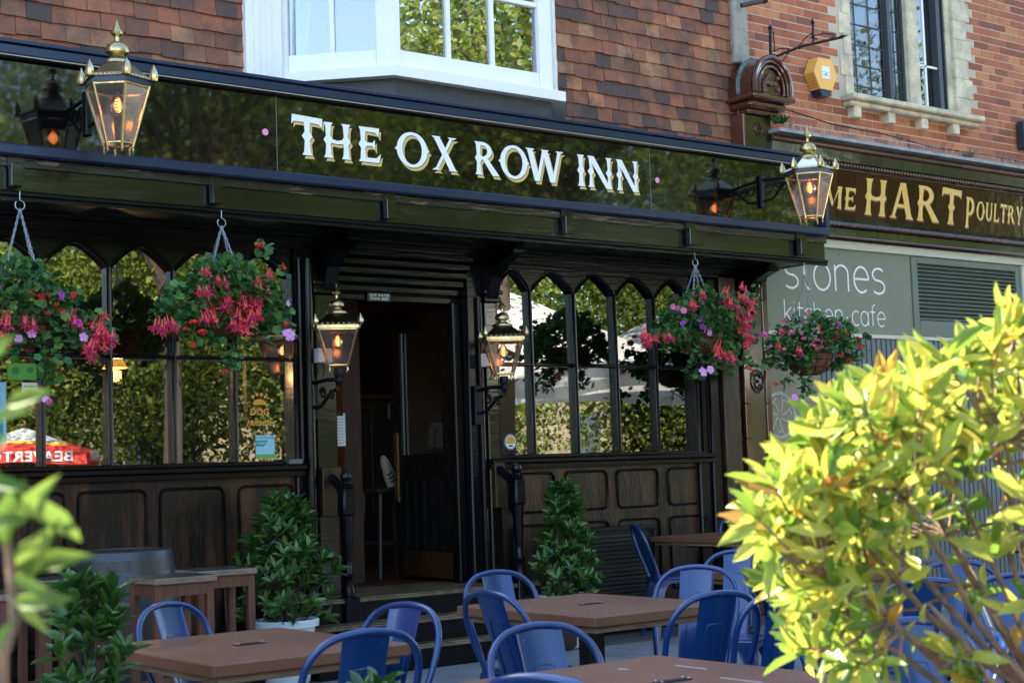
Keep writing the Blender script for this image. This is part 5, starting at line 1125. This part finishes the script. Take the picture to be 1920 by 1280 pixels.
# =================================================================== FOREGROUND SHRUB (right, sunlit)
rng=np.random.default_rng(5); random.seed(5)
bz=2.55; 
def at(px,py,dist):
    d=right*(px-960)+down*(py-640)+fwd*F_PX; return CAM+d*(dist/F_PX)
root=at(1960,1500,2.6); bush=thing('golden_shrub',(root.x,root.y,0),'sunlit golden green shrub filling the lower right foreground','shrub')
base=Vector(bush.location)
import bisect
bound=[(1415,935),(1440,890),(1475,825),(1520,785),(1580,715),(1640,690),(1700,665),(1760,610),(1800,575),(1880,585),(1960,545)]
def topy(x):
    for (x0,y0),(x1,y1) in zip(bound[:-1],bound[1:]):
        if x0<=x<=x1: return y0+(y1-y0)*(x-x0)/(x1-x0)
    return 535 if x>1900 else 2000
def lowy(x):
    L=[(1415,950),(1430,1090),(1465,1115),(1500,1230),(1600,1290),(1700,1330),(2300,1400)]
    for (x0,y0),(x1,y1) in zip(L[:-1],L[1:]):
        if x0<=x<=x1: return y0+(y1-y0)*(x-x0)/(x1-x0)
    return 0
tips=[];ax=[]; cnt=0
cb=at(1850,1120,2.6)
while cnt<265:
    px=random.uniform(1415,2250); t_=topy(px)+22; l_=lowy(px)-15
    if l_<t_: continue
    py=random.uniform(t_,l_)
    sparse=1.0
    if px>1650 and py>1000: sparse=.10
    elif px>1700 and py>850: sparse=.3
    elif px<1480 and 1000<py<1060: sparse=.3
    if random.random()>sparse: continue
    dist=random.uniform(2.35,3.1); p=at(px,py,dist); tips.append(p-base); a=(p-cb); a=a.normalized()+Vector((0,0,.55))+Vector(rdir(1)[0])*.35; ax.append(a); cnt+=1
tn=np.array([list(v) for v in tips]); an_=np.array([list(v) for v in ax])
P,Dd,U,LL=whorls(tn,an_,8,.074,(.2,1.45),1.1); leaves(P,Dd,U,LL,.31,LEAF,'foliage',bushl,bush)
P2=tn+rng.normal(size=tn.shape)*.02-an_*.05; P,Dd,U,LL=whorls(P2,an_,2,.06,(.5,1.5),.6); leaves(P,Dd,U,LL,.40,LEAF,'inner_foliage',bushl,bush)
m=MB()
trunk=Vector((0,0,0)); hub=Vector(at(1990,1330,2.65))-base
m.tube([trunk+Vector((0,0,.25)),trunk.lerp(hub,.5)+Vector((.02,0,0)),hub],[.022,.018,.015],8)
limbs=[]
for (px,py,dd) in ((1760,860,2.6),(1830,700,2.7),(1560,1080,2.5),(1500,900,2.65),(1640,760,2.8),(1900,640,2.6),(1690,1180,2.5),(2100,800,2.7),(1780,1000,2.9),(1600,1180,2.7),(2080,1080,2.6),(1700,940,2.5),(1840,900,2.55),(1740,1130,2.45),(1880,820,2.5),(1650,1010,2.6)):
    e=Vector(at(px,py,dd))-base; mid=hub.lerp(e,.5)+Vector((random.uniform(-.03,.03),random.uniform(-.03,.03),-.03)); m.tube([hub,hub.lerp(mid,.5)+Vector((0,0,-.012)),mid,mid.lerp(e,.5)+Vector((0,0,.01)),e],[.009,.0075,.006,.005,.003],6); limbs+=[mid,mid.lerp(e,.5),e]
for tp_ in tips:
    q=min(limbs,key=lambda l:(l-tp_).length+max(0,(l-tp_).z)*.5); mid=q.lerp(tp_,.5)+Vector((random.uniform(-.02,.02),random.uniform(-.02,.02),-.02)); m.tube([q,mid,tp_],[.0038,.003,.002],5)
m.build('branches',twig,bush,True)
MB().lathe([(.22,0),(.24,.02),(.27,.36),(.28,.38),(.25,.38),(.24,.34)],(0,0,0),28).build('planter',mat('dark_planter',(.05,.05,.05),.6),bush,True); MB().lathe([(.235,.33),(.235,.345)],(0,0,0),20).build('soil',soil,bush)
# leaves at the left edge, close to the lens
q0=at(-20,1500,1.15); lb=thing('near_shrub',(q0.x,q0.y,0),'blurred bright green leaves at the left edge, close to the camera','shrub'); lb0=Vector(lb.location)
LV=[((15,920),(175,1020)),((10,1000),(115,880)),((15,1070),(180,1035)),((20,1080),(130,1140)),((20,1130),(135,1120)),((25,1100),(100,980)),((10,760),(95,730)),((-40,800),(60,760)),((-60,700),(20,650)),((-30,900),(60,915)),((25,1160),(-20,1240)),((-10,870),(25,960)),((10,1030),(30,900)),((-60,1000),(60,960)),((-60,240),(12,215)),((-40,880),(20,800)),((20,1100),(90,1190)),((-40,700),(15,620))]
P=[];Dd=[];LL=[]
for (a,b) in LV:
    p=at(a[0],a[1],1.15+random.uniform(-.05,.05)); q=at(b[0],b[1],1.12+random.uniform(-.05,.06)); P.append(list(p-lb0)); Dd.append(list(q-p)); LL.append((q-p).length*1.05)
P=np.array(P);Dd=np.array(Dd); n=len(P); leaves(P,Dd,np.tile(list(-fwd+Vector((.2,-.2,.8))*.7),(n,1))+rng.normal(size=(n,3))*.3,np.array(LL)*.9,.24,LEAF,'foliage',mat('near_leaf',(.2,.3,.05),.6,cols=[(0,(.06,.15,.02)),(1,(.22,.30,.05))],trans=.4),lb)
pts=[Vector((0,0,0))]+[at(x_,y_,1.16)-lb0 for x_,y_ in ((0,1230),(28,1160),(20,1060),(5,960),(-30,800),(-70,500),(-70,240))]
MB().tube(pts,[.008,.006,.004,.004,.003,.003,.002,.002],6).build('stem',twig,lb,True)
# =================================================================== BEHIND THE CAMERA (seen only as reflections; they also shade the patio)
def tree(x,y,h,cr,ch,seed,label,nleaf=9000,zb=None,size=.20):
    global rng; rng=np.random.default_rng(seed); random.seed(seed)
    t=thing('tree',(x,y,0),label,'tree','trees across the square')
    zb=zb if zb is not None else h-ch; m=MB(); m.tube([(0,0,0),(.1,0,zb*.6),(0,.1,zb+ch*.3),(.1,0,zb+ch*.75)],[.17,.13,.10,.04],10)
    cl=[]
    for k in range(34):
        d=rdir(1)[0]; rr=rng.uniform(.35,.95); c_=np.array([d[0]*cr*rr,d[1]*cr*rr,zb+ch/2+d[2]*ch/2*rr]); cl.append(c_); m.tube([(0,0,zb+ch*.2*random.random()),tuple(c_*.5+np.array([0,0,(zb+ch*.2)*.5])),tuple(c_)],[.07,.045,.02],5)
    m.build('trunk',bark,t,True)
    per=nleaf//34; P=[]
    for c_ in cl: P.append(c_+rng.normal(size=(per,3))*np.array([cr*.20,cr*.20,ch*.13]))
    P=np.concatenate(P); n=len(P); leaves(P,rdir(n)+[0,0,-.4],rdir(n)+[0,0,.8],rng.uniform(.6,1.1,n)*size,.75,DIAM,'crown',treel,t,False)
    return t
tree(9.2,-10.2,9.0,3.0,5.2,31,'spreading tree nearest the pub',14000,3.8,.12)
tree(12.0,-6.4,8.0,2.3,3.6,32,'small tree beside the parasols',9000,4.2,.12)
tree(16.4,-6.0,8.0,2.5,3.8,33,'small tree in front of the brick building',9000,4.2,.12)
for k,(x,y,h,cr,ch,lab) in enumerate(((11,-21,8.5,3.2,6.5,'low tree at the left of the far row'),(16.5,-20,13,4.2,11,'tall tree left of the middle of the far row'),(23,-21,15,4.8,13,'tallest tree in the far row'),(30,-20,15,4.8,13,'broad tree right of the tallest one'),(38,-18,14,4.8,12,'tree at the right end of the far row'),(14,-28,13,4.5,11.5,'dark tree behind the far row at the left'),(27,-29,16,6,14,'large tree behind the far row'))):
    tree(x,y,h,cr,ch,40+k,lab,20000,h-ch,.20)
for k,(x,y,h,cr,ch,lab) in enumerate(((8.5,-17.5,5.5,2.3,5.0,'low bushy tree at the left end of the near row'),(13,-18,7.5,2.9,7.0,'bushy tree second from the left in the near row'),(18.5,-17,8,3,7.5,'bushy tree in the middle of the near row'),(24.5,-16.5,8,3.1,7.5,'bushy tree right of the middle of the near row'),(31,-16,8.5,3.3,8.0,'bushy tree at the right end of the near row'))):
    tree(x,y,h,cr,ch,60+k,lab,30000,.4,.13)
for k,(x,y,h,cr,lab) in enumerate(((-9,-9,4.2,1.9,'small round tree added left of the patio to block glare'),(-13,-3,4.6,2.1,'round tree added at the far left of the pavement to block glare'),(-10,-15,4.8,2.2,'round tree added at the left of the square to block glare'))):  # added trees, out of view, to keep horizon glare off left-facing surfaces
    tree(x,y,h,cr,h-.6,80+k,lab,9000,.6,.14)
fb=thing('stone_house',(22,-44,0),'pale stone house beyond the trees','house')
Bx(-40,45,0,8,0,6).build('wall',mat('far_stone',(.30,.24,.15),.9,col2=(.2,.16,.1),nscale=.6),fb); Bx(-40.3,45.3,-.3,8.3,6,6.4).build('roof',lead,fb)
for i in range(14):
    for j in range(1): Bx(-38+i*6,-36.6+i*6,8.0,8.03,1.2+j*3.6,3.4+j*3.6).build('window',mat('far_window',(.05,.06,.07),.2) if i+j==0 else bpy.data.materials['far_window'],fb)
def parasol(x,y,ze,zp,half,label,m1,text_=None,rz=0,rib=None):
    t=thing('parasol',(x,y,0),label,'parasol',None,rz)
    m=MB(); n=8; vs=[(0,0,zp)]; 
    for k in range(n):
        a=PI/4+k*PI/4; r=half*(1.414 if k%2==0 else 1.03); vs.append((r*math.cos(a),r*math.sin(a),ze-(.0 if k%2==0 else -.06)))
    if not text_: m.mi(0).add(vs,[(0,k+1,(k+1)%n+1) for k in range(n)])
    else:
        R0=[];top=Vector(vs[0])
        for f,wv in ((0,0),(.56,.03),(.66,.05),(1,0)): R0.append([top.lerp((Vector(vs[1+(k//4)%n]).lerp(Vector(vs[1+(k//4+1)%n]),(k%4)/4)),f+wv*math.sin(k*2.3)) for k in range(4*n)])
        N4=4*n
        for q,mi_ in ((0,0),(1,2),(2,1)): m.mi(mi_).add(R0[q]+R0[q+1],[(k,k+N4,(k+1)%N4+N4,(k+1)%N4) for k in range(N4)])
    vs2=[Vector(v)-Vector((0,0,.003)) for v in vs[1:]]; vs3=[v-Vector((0,0,.16)) for v in vs2]; m.mi(1).add(vs2+vs3,[(k,k+n,(k+1)%n+n,(k+1)%n) for k in range(n)])
    m.build('canopy',m1,t)
    MB().tube([(0,0,0),(0,0,zp)],.03,10).build('pole',woodb,t); 
    for k in range(n): v=Vector(vs[k+1]); MB().tube([Vector((0,0,zp-.08)),v-Vector((0,0,.05))],.012,5).build('rib',rib or redw,t); MB().tube([Vector((0,0,ze-.25)),Vector((0,0,zp-.08)).lerp(v,.5)-Vector((0,0,.04))],.010,5).build('strut',rib or redw,t)
    MB().lathe([(.03,zp),(.04,zp+.03),(.01,zp+.1)],(0,0,0),10).build('finial',redw,t)
    if text_:
        for q in range(4):
            a=q*PI/2; T=Matrix.Rotation(a,4,'Z')@Matrix.Translation((0,-half*1.035,ze-.03))@Matrix.Rotation(R_(90),4,'X'); text(text_,.22,whitep,t,(0,0,0),mtx=T,sx=1.15,off=.004)
    return t
parasol(12.3,-7.0,2.5,3.8,2.0,'white square parasol left of the other white parasol',[cloth,cloth],rz=R_(12))
parasol(17.2,-8.2,2.5,3.9,2.0,'white square parasol right of the other white parasol',[cloth,cloth],rz=R_(-8))
parasol(9.0,-15.0,1.78,2.25,1.05,'red and white lettered parasol across the square',[cloth,redp,mat('yellow_canvas',(.8,.45,.04),.7)],'BEAVERTOWN',rz=R_(28))
